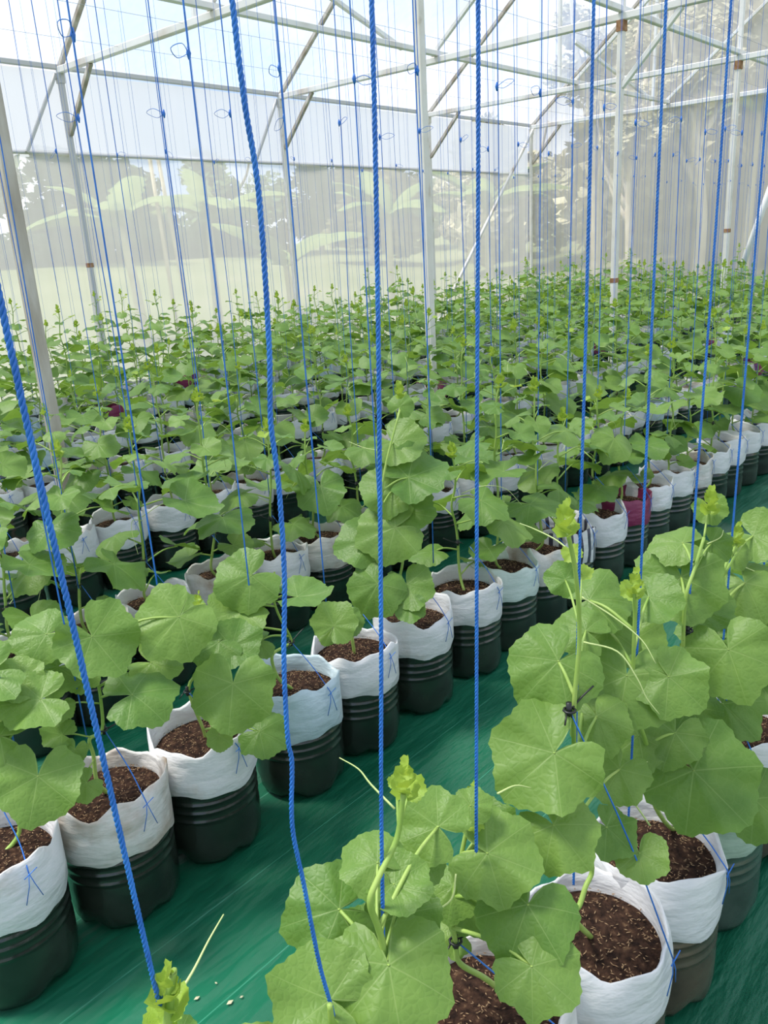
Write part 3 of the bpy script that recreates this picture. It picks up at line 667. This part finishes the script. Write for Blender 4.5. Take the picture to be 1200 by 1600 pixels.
  stem=[(0.016, -0.0, 0.259), (0.01, 0.0, 0.32), (-0.016, 0.0, 0.456), (0.041, 0.0, 0.494), (0.049, 0.0, 0.546), (0.042, 0.0, 0.639)],
  tips=[(0.047, 0.0, 0.672, 0.6)], tendrils=[],
  leaves=[
   (-0.021, -0.197, 0.536, -0.517, -0.361, -0.776, -0.462, -0.646, 0.608, 0.093),
   (0.05, -0.184, 0.364, 0.434, -0.854, -0.288, -0.355, -0.456, 0.816, 0.061),
   (-0.053, -0.161, 0.397, -0.486, -0.48, -0.73, -0.414, -0.609, 0.676, 0.031),
   (0.077, -0.074, 0.556, 0.886, -0.441, 0.143, -0.377, -0.507, 0.775, 0.065),
   (0.006, 0.02, 0.639, -0.443, 0.84, 0.313, -0.292, -0.466, 0.835, 0.071),
   (0.058, -0.05, 0.57, -0.949, 0.222, -0.223, -0.301, -0.438, 0.847, 0.064),
  ]),
 '1_3': dict(tie=(0.008, 0.0, 0.438),
  stem=[(-0.052, 0.0, 0.348), (-0.067, 0.0, 0.425), (-0.017, 0.0, 0.434), (0.009, 0.0, 0.443), (-0.028, 0.0, 0.538), (-0.044, 0.0, 0.602)],
  tips=[(-0.033, 0.0, 0.636, 0.6)], tendrils=[],
  leaves=[
   (-0.102, 0.008, 0.679, -0.888, 0.339, -0.312, -0.459, -0.603, 0.652, 0.085),
   (-0.145, 0.014, 0.594, -0.905, 0.404, -0.136, -0.323, -0.441, 0.838, 0.082),
   (-0.041, -0.101, 0.622, 0.599, -0.801, -0.023, -0.079, -0.088, 0.993, 0.075),
   (-0.115, -0.01, 0.495, -0.896, 0.425, -0.131, -0.323, -0.42, 0.848, 0.049),
   (-0.148, 0.06, 0.517, -0.605, 0.764, 0.224, -0.373, -0.521, 0.768, 0.063),
  ]),
 '1_4': dict(tie=None,
  stem=[(-0.003, -0.0, 0.373), (0.028, 0.0, 0.393), (0.073, 0.0, 0.398)],
  tips=[], tendrils=[],
  leaves=[
   (-0.155, -0.08, 0.471, 0.747, -0.038, 0.663, -0.559, -0.576, 0.597, 0.063),
   (-0.14, -0.055, 0.447, -0.84, -0.105, -0.532, -0.434, -0.459, 0.775, 0.041),
   (-0.106, -0.082, 0.473, -0.146, -0.738, -0.659, -0.512, -0.513, 0.689, 0.045),
  ]),
 '1_5': dict(tie=None,
  stem=[(-0.061, 0.0, 0.372), (-0.09, 0.0, 0.417), (-0.053, 0.0, 0.472), (-0.037, 0.0, 0.556), (-0.113, 0.0, 0.708), (-0.103, 0.0, 0.83), (-0.012, 0.0, 1.014)],
  tips=[(-0.008, 0.0, 1.069, 0.9)], tendrils=[[(-0.059, 0.034, 0.888), (-0.096, 0.081, 0.901), (-0.109, 0.136, 0.918)]],
  leaves=[
   (-0.204, -0.039, 0.507, -0.726, 0.072, -0.684, -0.597, -0.559, 0.576, 0.087),
   (-0.116, -0.081, 0.483, -0.307, -0.631, -0.712, -0.566, -0.481, 0.67, 0.076),
   (-0.154, -0.117, 0.432, -0.439, -0.53, -0.725, -0.556, -0.474, 0.683, 0.048),
   (-0.097, -0.028, 0.658, -0.778, 0.582, -0.236, -0.58, -0.522, 0.626, 0.104),
   (-0.145, 0.047, 0.608, -0.751, 0.656, -0.08, -0.491, -0.473, 0.731, 0.089),
   (-0.032, 0.003, 0.697, 0.347, -0.889, -0.299, -0.535, -0.449, 0.716, 0.094),
   (-0.021, -0.029, 0.802, 0.814, -0.536, 0.223, -0.47, -0.384, 0.795, 0.105),
   (-0.048, 0.013, 0.762, -0.37, 0.875, 0.313, -0.532, -0.476, 0.701, 0.094),
   (0.022, 0.064, 0.896, -0.036, -0.881, -0.473, -0.471, -0.402, 0.785, 0.09),
   (0.008, 0.017, 1.018, 0.679, -0.105, 0.727, -0.649, -0.549, 0.527, 0.04),
  ]),
}

# ------------------------------------------------------------------ melon plants in cut bottle pots
def outline(phi):
    """radius of the blade seen from where the stalk joins it; phi = 0 at the tip"""
    a = abs(math.atan2(math.sin(phi), math.cos(phi)))
    r = 1.25 - 0.29 * (a / 2.4) ** 0.9 if a < 2.4 else 0.96
    r += 0.055 * math.cos(6.61 * a) * (1 if a < 2.4 else .5)
    if a > 2.42:
        k = min(1.0, (a - 2.42) / .62); r *= 1 - .95 * k ** 2.1
    return max(r, .04)
def leaf_geo(n, rings, seed, teeth=0.02, cup=-0.10, wav=0.07, fold=0.0):
    r = random.Random(seed); p1, p2, p3 = (r.uniform(0, 6.28) for _ in range(3)); sk = r.uniform(-.06, .06); fold_back = r.uniform(-1.5, 2.0)
    v = [(0, 0, 0)]; f = []
    for j in range(1, rings + 1):
        q = (j / rings) ** .8
        for k in range(n):
            ph = 2 * math.pi * (k + .5) / n
            R = outline(ph) * q * (1 + sk * math.sin(ph))
            if j == rings: R *= 1 + teeth * (1 if k % 2 else -1) + .02 * math.sin(9 * ph + p3)
            x, y = R * math.sin(ph), R * math.cos(ph)
            z = cup * R * R + wav * R * R * math.sin(3 * ph + p1) + wav * .6 * R * R * math.cos(5 * ph + p2) - .022 * R * math.cos(2 * math.pi * ph / .95) + fold * abs(x) + .10 * max(0, -y) * fold_back
            if rings > 3: z += .025 * q * math.sin(11 * ph + p3) * (1 if q > .6 else .3)
            v.append((x, y, z))
    for k in range(n): f.append((0, 1 + (k + 1) % n, 1 + k))
    for j in range(rings - 1):
        for k in range(n):
            a = 1 + j * n + k; b = 1 + j * n + (k + 1) % n
            f.append((a, b, b + n, a + n))
    return v, f
def leaf_mesh(geo, mat):
    b = MB(); b.add(*geo); b.uv = [(x * .25 + .5, y * .25 + .5) for x, y, z in geo[0]]
    return b.mesh('leaf', mat)
near_geo = [leaf_geo(56, 6, s, .018, cup, wav, fold) for s, cup, wav, fold in ((1, -.14, .09, .0), (2, -.04, .10, .16), (3, -.22, .08, .05), (4, .04, .09, .18), (5, -.10, .13, .0), (6, -.26, .08, .06))]
far_geo = [leaf_geo(18, 2, s, .03, cup, wav, fold) for s, cup, wav, fold in ((1, -.12, .07, .0), (2, -.05, .09, .10), (3, -.18, .06, .0), (4, .02, .10, .12))]
young_geo = leaf_geo(36, 4, 8, .05, .10, .12, .25)
LEAF = [leaf_mesh(g, M['leaf']) for g in near_geo]; FAR = [leaf_mesh(g, M['leaf']) for g in far_geo]; YOUNG = leaf_mesh(young_geo, M['young'])
def frame(o, tip, nrm, s):
    nrm = Vector(nrm).normalized(); tip = Vector(tip); tip = (tip - nrm * tip.dot(nrm)).normalized(); sd = tip.cross(nrm)
    mt = Matrix.Identity(4)
    for r in range(3):
        mt[r][0] = sd[r] * s; mt[r][1] = tip[r] * s; mt[r][2] = nrm[r] * s; mt[r][3] = o[r]
    return mt
def make_tip(seed, size, name='growing_tip'):
    """young leaves folded around the shoot's end"""
    r = random.Random(seed); b = MB(); uv = []
    geo = leaf_geo(20, 2, seed, .07, .2, .10, .45)
    for k in range(6):
        a = k * 2.4 + r.uniform(-.3, .3); up = .35 + .13 * k
        d = Vector((math.cos(a), math.sin(a), 0)); tip = d * (1 - up * .8) + Vector((0, 0, up)); nr = Vector((0, 0, 1)) * (1 - up * .6) - d * up
        mt = frame(Vector((0, 0, -.022 + .009 * k)) + d * .006, tip, nr, size * (.020 - .0020 * k))
        b.add([mt @ Vector(v) for v in geo[0]], geo[1]); uv += [(x * .25 + .5, y * .25 + .5) for x, y, z in geo[0]]
    b.uv = uv; return b.mesh(name, M['young'])

# bottle, bag, soil: a few shared meshes
bprof = [(.0, .014), (.07, .014), (.104, .005), (.121, .002), (.128, .018), (.131, .05), (.1315, .10), (.129, .122), (.1285, .130), (.1315, .1335), (.1315, .1365), (.1285, .140),
         (.1285, .156), (.1318, .1595), (.1318, .1625), (.1285, .166), (.1285, .180), (.1318, .1835), (.1318, .1865), (.1285, .190), (.1285, .200), (.1305, .235)]
def bfn(j, t, r, z):
    if 1 <= j <= 4: z += .016 * max(0.0, math.cos(5 * t)) ** 2 * (1 if j < 4 else .5); r *= 1 - .05 * max(0.0, math.cos(5 * t)) ** 2 * (1 if j > 1 else 0)
    return r, z
mb = MB(); mb.lathe(bprof, 40, bfn); BOTTLE = mb.mesh('bottle', M['bottle_dark'])
mb = MB(); mb.lathe([p for i, p in enumerate(bprof) if i in (1, 3, 4, 6, 8, 9, 11, 12, 13, 15, 16, 17, 19, 21)], 18, None); BOTTLE_FAR = mb.mesh('bottle', M['bottle_dark'])
def bag_mesh(seed, n=48):
    r = random.Random(seed); ph = [r.uniform(0, 6.28) for _ in range(6)]
    prof = [(.1335, .205), (.1355, .212), (.1375, .235), (.1375, .262), (.1365, .29), (.1335, .318), (.130, .334), (.1275, .336), (.1245, .328), (.121, .30), (.118, .27)]
    low = r.uniform(-.012, .012)
    def fn(j, t, rr, z):
        crk = noise.noise(Vector((math.cos(t) * 2.2, math.sin(t) * 2.2, z * 16 + seed * 3.1)))
        crk2 = noise.noise(Vector((math.cos(t) * 5.5, math.sin(t) * 5.5, z * 30 + seed * 5.7)))
        if j < 9: rr += .0042 * crk * 1.25 + .0018 * crk2
        rim = .010 * math.sin(2 * t + ph[0]) + .008 * math.sin(5 * t + ph[1]) + .006 * math.sin(9 * t + ph[2])
        pinch = .006 * math.sin(3 * t + ph[3]) + .004 * math.sin(7 * t + ph[4])
        if j in (5, 6, 7, 8): z += rim * (.5 if j == 5 else 1); rr += pinch * (.6 if j == 5 else 1)
        if j <= 1: z += low + .006 * math.sin(3 * t + ph[5]) + .004 * math.sin(8 * t + ph[1])
        return rr, z
    b = MB(); b.lathe(prof, n, fn); return b.mesh('bag', M['bag_white'])
BAGS = [bag_mesh(s) for s in range(6)]; BAGS_FAR = [bag_mesh(s, 18) for s in range(10, 13)]
def soil_mesh(seed, n=28):
    b = MB(); prof = [(.0, .296), (.03, .297), (.06, .295), (.09, .291), (.123, .283)]
    b.lathe(prof, n, lambda j, t, r, z: (r, z + .006 * noise.noise(Vector((r * 30 * math.cos(t) + seed, r * 30 * math.sin(t), .5)))))
    return b.mesh('soil', M['soil'])
SOILS = [soil_mesh(s) for s in range(3)]; SOIL_FAR = soil_mesh(5, 12)
def husk_mesh(seed):
    r = random.Random(seed); b = MB()
    for k in range(420):
        a = r.uniform(0, 6.28); q = .118 * math.sqrt(r.random()); x, y = q * math.cos(a), q * math.sin(a); z = .2975 - .010 * (q / .12) ** 2 + r.uniform(.0, .004)
        d = Vector((r.gauss(0, 1), r.gauss(0, 1), r.gauss(0, .25))).normalized() * r.uniform(.0028, .0048); w = d.cross(Vector((0, 0, 1))).normalized() * .0011; p = Vector((x, y, z))
        b.add([p - d, p + w, p + d, p - w, p + Vector((0, 0, .0012))], [(0, 1, 4), (1, 2, 4), (2, 3, 4), (3, 0, 4)])
    return b.mesh('husks', M['husk'], sm=False)
HUSKS = [husk_mesh(s) for s in range(3)]

def tie_mesh():
    b = MB(); ring = [(.009 * math.cos(t * .785), .009 * math.sin(t * .785), 0) for t in range(9)]
    b.tube(ring, .0022, 5); b.tube([(0, 0, -.012), (.001, .002, .012)], .005, 6); b.tube(curve_pts([(.008, 0, 0), (.03, -.004, .010), (.052, -.012, .022)], 3), .0018, 4); b.tube([(-.008, 0, 0), (-.024, -.006, -.012)], .0015, 4)
    return b.mesh('plant_tie', M['black_plastic'])
TIE = tie_mesh()
def rim_twine_mesh(tie):
    """thin twine from the tie over the bag's rim, split in two legs knotted through the plastic"""
    b = MB(); k = Vector((.012, -.1415, .322)); b.tube(curve_pts([tie, Vector(tie).lerp(k, .5) + Vector((.004, -.01, -.006)), k], 4), .0014, 5)
    for s in (-1, 1): b.tube([k, (k.x + s * .006, -.1455, .295), (k.x + s * .018, -.1425, .255)], .0010, 4)
    b.tube([(k.x - .012, -.144, .316), (k.x + .016, -.1475, .330)], .0012, 4)
    return b.mesh('rim_twine', M['twine'])

def petiole(b, stem, at, r0, nrm):
    at = Vector(at); best = min(range(len(stem)), key=lambda i: abs(stem[i].z - (at.z - .035)) + .35 * (stem[i] - at).length)
    s = stem[best]; d = at - s; mid = s.lerp(at, .5) + Vector((0, 0, .10 * d.length)) + Vector((d.x, d.y, 0)) * .08
    pts = curve_pts([s, mid, at - Vector(nrm) * .002], 4); b.tube(pts, [r0 * (1 - .35 * i / (len(pts) - 1)) for i in range(len(pts))], 6)
    b.tube([at, at + (Vector((0, 0, 0)))+Vector((0, 0, .0006))], r0 * .6, 5)

def build_plant(root, stem_pts, leaves, tips, tendrils, tie, near, thick=.0048, seed=0):
    """everything that grows; children of root, in the pot's own coordinates"""
    r = random.Random(seed + 900)
    st = curve_pts([(0.0, 0.0, .285)] + [tuple(p) for p in stem_pts], 5)
    b = MB(); n = len(st) - 1
    b.tube(st, [thick * (1.15 - .45 * i / n) for i in range(n + 1)], 8 if near else 5)
    for (ox, oy, oz, tx, ty, tz, nx, ny, nz_, s) in leaves: petiole(b, st, (ox, oy, oz), .0034 if s > .04 else .0022, (nx, ny, nz_))
    stem_o = b.obj('stem', M['stem'], root)
    for i, (ox, oy, oz, tx, ty, tz, nx, ny, nz_, s) in enumerate(leaves):
        top = s < .024
        me = YOUNG if top else (LEAF if near else FAR)[r.randrange(len(LEAF if near else FAR))]
        o = link('leaf', me, root)
        o.matrix_basis = frame((ox, oy, oz), (tx, ty, tz), (nx, ny, nz_), s)
        if top: o['label'] = 'small yellow-green young leaf'
    for (x, y, z, s) in tips:
        o = link('growing_tip', make_tip(seed, s), stem_o); o.location = (x, y, z); o['label'] = 'yellow-green folded shoot tip'
    for t in tendrils:
        mb = MB(); p = curve_pts(t, 5); mb.tube(p, [.0017 * (1 - .6 * i / (len(p) - 1)) for i in range(len(p))], 5); mb.obj('tendril', M['tendril'], stem_o)
    if tie is not None:
        o = link('plant_tie', TIE, stem_o); o.location = tie; o.rotation_euler = (0, 0, r.uniform(-.6, .6))
        link('rim_twine', rim_twine_mesh(tie), root)
    elif near: link('rim_twine', rim_twine_mesh((.03, -.02, .42)), root)

def generated(seed, near, hgt, big=1.0):
    r = random.Random(seed); stem = []; z = .33; x = r.uniform(-.03, .03); y = r.uniform(-.03, .03)
    while z < hgt:
        stem.append((x, y, z)); z += .07; x += r.uniform(-.012, .012) - x * .12; y += r.uniform(-.012, .012) - y * .12
    stem.append((x, y, hgt))
    leaves = []; a = r.uniform(0, 6.28); z = .35; step = .058
    while z < hgt - .03:
        t = (z - .34) / (hgt - .34); a += 2.4 + r.uniform(-.5, .5)
        s = big * (.058 + .036 * math.sin(min(1, t / .75) * math.pi) ) * r.uniform(.85, 1.12) if t < .62 else big * (.062 * (1 - t) / .38 + .012) * r.uniform(.85, 1.1)
        pl = (.035 + 1.15 * s) * r.uniform(.75, 1.15); d = Vector((math.cos(a), math.sin(a), 0))
        o = Vector((0, 0, z)) + d * pl + Vector((0, 0, pl * r.uniform(.15, .75))); ln = r.uniform(.12, .60)
        nr = (Vector((0, 0, 1)) + d * ln + Vector((r.gauss(0, .14), r.gauss(0, .14), 0))).normalized(); tp = d * .9 + Vector((r.gauss(0, .4), r.gauss(0, .4), -ln))
        tp = tp - nr * tp.dot(nr); tp.normalize()
        leaves.append((*o, *tp, *nr, s)); z += step * r.uniform(.8, 1.2)
        if t > .62: z -= step * .25
    ten = []
    for k in range(2):
        zz = r.uniform(.5, .85) * hgt; a = r.uniform(0, 6.28); L = r.uniform(.12, .22); d = Vector((math.cos(a), math.sin(a), 0)); e = Vector((-d.y, d.x, 0))
        ten.append([Vector((0, 0, zz)), Vector((0, 0, zz + .03)) + d * L * .4, Vector((0, 0, zz + .015)) + d * L * .75 + e * .02, Vector((0, 0, zz - .05)) + d * L + e * .05])
    return stem, leaves, [(x, y, hgt + .012, r.uniform(.8, 1.15))], ten, (stem[2][0], stem[2][1], .47)

def pot_parts(root, near, seed, bag=None, bottle=None):
    r = random.Random(seed)
    o = link('bottle', BOTTLE if near else BOTTLE_FAR, root); o.rotation_euler.z = r.uniform(0, 6.28)
    if bottle: use_mat(o, M[bottle])
    o = link('bag', BAGS[r.randrange(6)] if near else BAGS_FAR[r.randrange(3)], root); o.rotation_euler.z = r.uniform(0, 6.28)
    if bag: use_mat(o, M[bag])
    o = link('soil', SOILS[r.randrange(3)] if near else SOIL_FAR, root); o.rotation_euler.z = r.uniform(0, 6.28)
    if near:
        h = link('husks', HUSKS[r.randrange(3)], o); h['kind'] = 'stuff'; h['label'] = 'loose tan rice husks'

# prototypes for the plants that the photograph does not show one by one
def prototype(seed, near, hgt, big=1.0):
    root = empty('potted_melon_plant'); build_plant(root, *generated(seed, near, hgt, big), near, seed=seed); return root
NEAR_P = [prototype(200 + i, True, h) for i, h in enumerate((.78, .88, .84, .95, .80, .92, 1.0, .86))]
FAR_P = [prototype(300 + i, False, h, bg) for i, (h, bg) in enumerate(((.85, 1.05), (.95, 1.0), (1.02, 1.0), (.90, 1.05), (1.10, .95), (.98, 1.0), (1.2, .9), (.88, 1.05), (1.05, .95), (.92, 1.0)))]
used = set()
def place(proto, x, y, rz):
    first = proto.name not in used; used.add(proto.name)
    root = proto if first else proto.copy()
    if not first: COL.objects.link(root)
    root.location = (x, y, 0.0); R = Matrix.Rotation(rz, 4, 'Z')
    for ch in (list(proto.children) if not first else list(root.children)):
        if ch.get('pot'): continue
        if first:
            ch['base'] = [v for row in ch.matrix_basis for v in row]; c = ch
        else:
            c = ch.copy(); COL.objects.link(c); c.parent = root
            for g in ch.children:
                d = g.copy(); COL.objects.link(d); d.parent = c
        base = ch['base']; mt = Matrix([base[i * 4:i * 4 + 4] for i in range(4)])
        c.matrix_basis = mt if ch.name.startswith('rim_twine') else R @ mt
    return root

# twines: 3-strand rope near the camera, plain twine farther off
def rope(pts, r, strands=True, pitch=.016):
    b = MB()
    if not strands: b.tube(pts, r, 6); return b
    L = [0.0]
    for i in range(1, len(pts)): L.append(L[-1] + (Vector(pts[i]) - Vector(pts[i - 1])).length)
    n = int(L[-1] / pitch * 7)
    for k in range(3):
        p = []; j = 0
        for i in range(n + 1):
            s = L[-1] * i / n
            while j < len(L) - 2 and L[j + 1] < s: j += 1
            q = Vector(pts[j]).lerp(Vector(pts[j + 1]), (s - L[j]) / max(1e-9, L[j + 1] - L[j]))
            a = 2 * math.pi * s / pitch / 1.0 + k * 2.0944
            p.append(q + Vector((math.cos(a), math.sin(a), 0)) * r * .52)
        b.tube(p, r * .56, 5)
    return b
TOP_Z = 3.39
def knot_mesh(seed):
    r = random.Random(seed); b = MB(); b.tube([(0, 0, -.018), (0.002, 0, 0), (0, 0, .018)], [.003, .008, .003], 6)
    a = r.uniform(0, 6.28); d = Vector((math.cos(a), math.sin(a), 0)); dz = r.uniform(-.8, .3); L = r.uniform(.06, .10)
    e = d * L + Vector((0, 0, dz * L)); w = Vector((-d.y * .012, d.x * .012, .018))
    b.tube(curve_pts([Vector((0, 0, 0)), e * .5 + w, e, e * .5 - w, Vector((0, 0, 0))], 4), .0013, 4)
    return b.mesh('knot', M['twine'])
KNOTS = [knot_mesh(s) for s in range(6)]
def plain_twine(seed, r, n=6):
    q = random.Random(seed); b = MB()
    b.tube(curve_pts([(0, 0, .46), (q.uniform(-.006, .006), q.uniform(-.006, .006), 1.2), (q.uniform(-.012, .012), q.uniform(-.012, .012), 2.1), (0, 0, TOP_Z)], 4), r, n); return b.mesh('twine', M['twine'])
TW_NEAR = [plain_twine(s, .0019) for s in range(4)]; TW_FAR = [plain_twine(s + 9, .0013, 5) for s in range(4)]; TW_THIN = [plain_twine(s + 19, .0010, 4) for s in range(4)]

row_y = [.54, 1.64, 2.50, 3.50, 4.50, 5.45, 6.40, 7.40]
row_start = [.10, .51, .70, 1.42, 1.30, 1.50, 1.55, 1.60]
row_name = ['front', 'second', 'third', 'fourth', 'fifth', 'sixth', 'seventh', 'eighth']
row0_x = [.10, .36, .62, .86, 1.10, 1.36, 1.63, 1.90, 2.16]; row0_s = [.27, .47, .58, .775, 1.035, 1.245, 1.49, 1.70, 1.95]
row1_x = [.51, .79, 1.06, 1.39, 1.65, 1.94, 2.24, 2.49, 2.73, 2.95, 3.25, 3.50, 3.75, 4.02, 4.28, 4.55, 4.80, 5.07, 5.34, 5.61, 5.88]
row1_s = [.60, .76, 1.0, 1.27, 1.55, 1.80, 2.06]
BAG1 = {1: 'bag_stained', 3: 'bag_blue', 7: 'bag_aqua', 8: 'bag_stained', 9: 'bag_striped', 11: 'bag_maroon', 14: 'bag_stained'}
BAG0 = {3: 'bag_stained', 6: 'bag_clear'}
WHAT1 = {1: 'dusty white cuff', 3: 'pale blue cuff', 7: 'aqua stained cuff', 8: 'brown-stained white cuff', 9: 'black-striped white cuff', 11: 'maroon cuff', 14: 'stained white cuff'}
WHAT0 = {0: 'only its shoot tip showing at the bottom edge', 1: 'leaves cut by the bottom edge beside the wavy twine', 2: 'large bright leaf at the bottom centre', 3: 'in the pot cut by the bottom edge, dark leaf in front',
         4: 'in an open white-cuffed pot with bare husky soil', 5: 'in a folded white-cuffed pot, curling tendril above', 6: 'in a clear greenish pot under a big bright leaf', 7: 'in a white-cuffed pot at the right edge', 8: 'cut off by the right edge'}
CURVES0 = {0: [(.175, 0, .88), (.171, 0, .895), (.160, 0, 1.2), (.151, 0, 1.472), (.145, 0, 1.9), (.15, 0, TOP_Z)],
           1: [(.10, 0, .60), (.114, 0, .656), (.100, 0, .76), (.09, 0, .873), (.083, 0, .95), (.091, 0, 1.02), (.089, 0, 1.05), (.094, 0, 1.13), (.105, 0, 1.213), (.109, 0, 1.30), (.107, 0, 1.36), (.1135, 0, 1.424), (.118, 0, 1.55), (.11, 0, 1.684), (.11, 0, 2.2), (.11, 0, TOP_Z)],
           2: [(-.063, 0, .61), (-.063, 0, .621), (-.045, 0, .9), (-.023, 0, 1.168), (.011, 0, 1.708), (.02, 0, 2.3), (.02, 0, TOP_Z)],
           3: [(-.089, -.05, .70), (-.089, -.05, .717), (-.078, -.05, 1.0), (-.068, -.05, 1.264), (-.049, -.05, 1.735), (-.04, -.05, 2.3), (-.04, -.05, TOP_Z)]}
for ri, y in enumerate(row_y):
    xs = row0_x if ri == 0 else row1_x if ri == 1 else []
    if not xs:
        x = row_start[ri]
        q = random.Random(ri)
        while x < 13.75: xs.append(x + q.uniform(-.02, .02)); x += .275
    # overhead wire that the row's twines hang from
    mb = MB(); mb.tube([(-1.1, 0, 0), (5, 0, -.008), (END_X, 0, 0)], .0018, 5); w = mb.obj('overhead_wire', M['wire']); w.location = (0, y, TOP_Z)
    tag(w, 'thin overhead wire above the %s row of melon plants' % row_name[ri], 'wire', 'overhead wires')
    count = 0
    for i, x in enumerate(xs):
        yy = y + (rnd.uniform(-.015, .015) if ri > 1 else .06 if (ri, i) == (0, 3) else 0)
        ds = [in_view((x, yy, z)) for z in (.0, .3, .6, .85)]
        if not any(ds) and not (ri == 0 and i < 3): continue
        d = (Vector((x, yy, .4)) - EYE).dot(CAM_FWD); count += 1
        near = d < 4.6
        key = '%d_%d' % (ri, i)
        if key in CUSTOM:
            root = empty('potted_melon_plant', (x, yy, 0)); c = CUSTOM[key]
            build_plant(root, c['stem'], c['leaves'], c['tips'], c['tendrils'], c['tie'], True, thick=.0046, seed=ri * 50 + i)
        else:
            pool = NEAR_P if near else FAR_P
            root = place(pool[rnd.randrange(len(pool))], x, yy, rnd.uniform(0, 6.28))
        bag = BAG0.get(i) if ri == 0 else BAG1.get(i) if ri == 1 else rnd.choice([None] * 28 + ['bag_stained'] * 11 + ['bag_blue', 'bag_blue', 'bag_maroon'])
        bottle = {3: 'bottle_soil', 4: 'bottle_soil', 5: 'bottle_soil', 6: 'bottle_grey', 7: 'bottle_soil'}.get(i) if ri == 0 else None
        n0 = len(bpy.data.objects)
        before = set(root.children); pot_parts(root, near, 1000 + ri * 100 + i, bag, bottle)
        for ch in root.children:
            if ch not in before: ch['pot'] = 1
        if ri == 0: lab = 'front row melon plant, ' + WHAT0[i]
        elif ri == 1: lab = 'second row melon plant, %s from the left, bottle pot with %s' % (ordinal(count), WHAT1.get(i, 'white cuff'))
        else: lab = '%s row melon plant, %s from the left, pot with %s' % (row_name[ri], ordinal(count), {None: 'white cuff', 'bag_stained': 'stained cuff', 'bag_blue': 'bluish cuff', 'bag_maroon': 'maroon cuff'}[bag])
        tag(root, lab, 'plant', 'melon plants of the %s row' % row_name[ri])
        # its twine
        sx = row0_s[i] if ri == 0 else row1_s[i] if ri == 1 and i < len(row1_s) else x + rnd.uniform(-.012, .012)
        if ri == 0:
            pts = CURVES0.get(i)
            if pts is None: pts = [(sx - x, 0, .45), (sx - x + rnd.uniform(-.008, .008), 0, 1.0), (sx - x + .008, 0, 1.7), (sx - x + .01, 0, TOP_Z)]
            pts = [(p[0], p[1] + .006, p[2]) for p in pts]
            tw = empty('hanging_twine', (x, yy, 0)); rope(curve_pts(pts, 6), .0025 if i < 4 else .0023).obj('twine', M['twine'], tw)
            klab = ['thick blue twine slanting down the left edge to the lowest shoot tip', 'wavy thick blue twine passing in front of the second row pots', 'thick blue twine ending at the big leaf at the bottom centre',
                    'straight thick blue twine just right of the tall central post', 'blue twine to the tall shoot left of the right-hand leaves', 'blue twine to the second shoot of the right-hand plants', 'blue twine to the third shoot of the right-hand plants',
                    'blue twine to the fourth shoot near the right edge', 'blue twine at the right edge of the front row'][i]
            tag(tw, klab, 'twine', 'thick twines of the front row')
        else:
            tw = empty('hanging_twine', (sx, yy, 0))
            me = (TW_NEAR if near else TW_FAR if ri < 5 else TW_THIN)[rnd.randrange(4)]
            o = link('twine', me, tw); tw.rotation_euler = (rnd.uniform(-.006, .006), rnd.uniform(-.006, .006), rnd.uniform(0, 6.28))
            if ri < 4:
                k = link('knot', KNOTS[rnd.randrange(6)], tw); ks = .72 if ri < 3 else .55; k.scale = (ks, ks, ks); k.location = (0, 0, 1.95 + rnd.uniform(-.03, .03)); k.rotation_euler.z = rnd.uniform(0, 6)
            lab = '%s over the %s plant of the %s row' % ('thin blue twine with a knot loop' if ri < 4 else 'faint distant blue twine', ordinal(count), row_name[ri])
            tag(tw, lab, 'twine', 'twines over the %s row' % row_name[ri])
for p in NEAR_P + FAR_P:
    if p.name not in used:
        for ch in list(p.children_recursive): bpy.data.objects.remove(ch)
        bpy.data.objects.remove(p)

# ------------------------------------------------------------------ small litter on the mat
mb = MB(); q = random.Random(5)
for k in range(60):
    x = .62 + q.gauss(0, .13); y = 1.02 + q.gauss(0, .10); s = q.uniform(.003, .009); a = q.uniform(0, 6.28); z = .005 + floor_z(x, y)
    e = Vector((math.cos(a), math.sin(a), 0)) * s; f = Vector((-math.sin(a), math.cos(a), 0)) * s * .6; p = Vector((x, y, z))
    mb.add([p - e, p + f, p + e, p - f, p + Vector((0, 0, .002))], [(0, 1, 4), (1, 2, 4), (2, 3, 4), (3, 0, 4), (3, 2, 1, 0)])
o = mb.obj('dry_scraps', simple('dry_scraps', (0.55, 0.5, 0.33), 0.9), None, sm=False); tag(o, 'pale dry plant scraps scattered on the green mat', 'debris', kind='stuff')
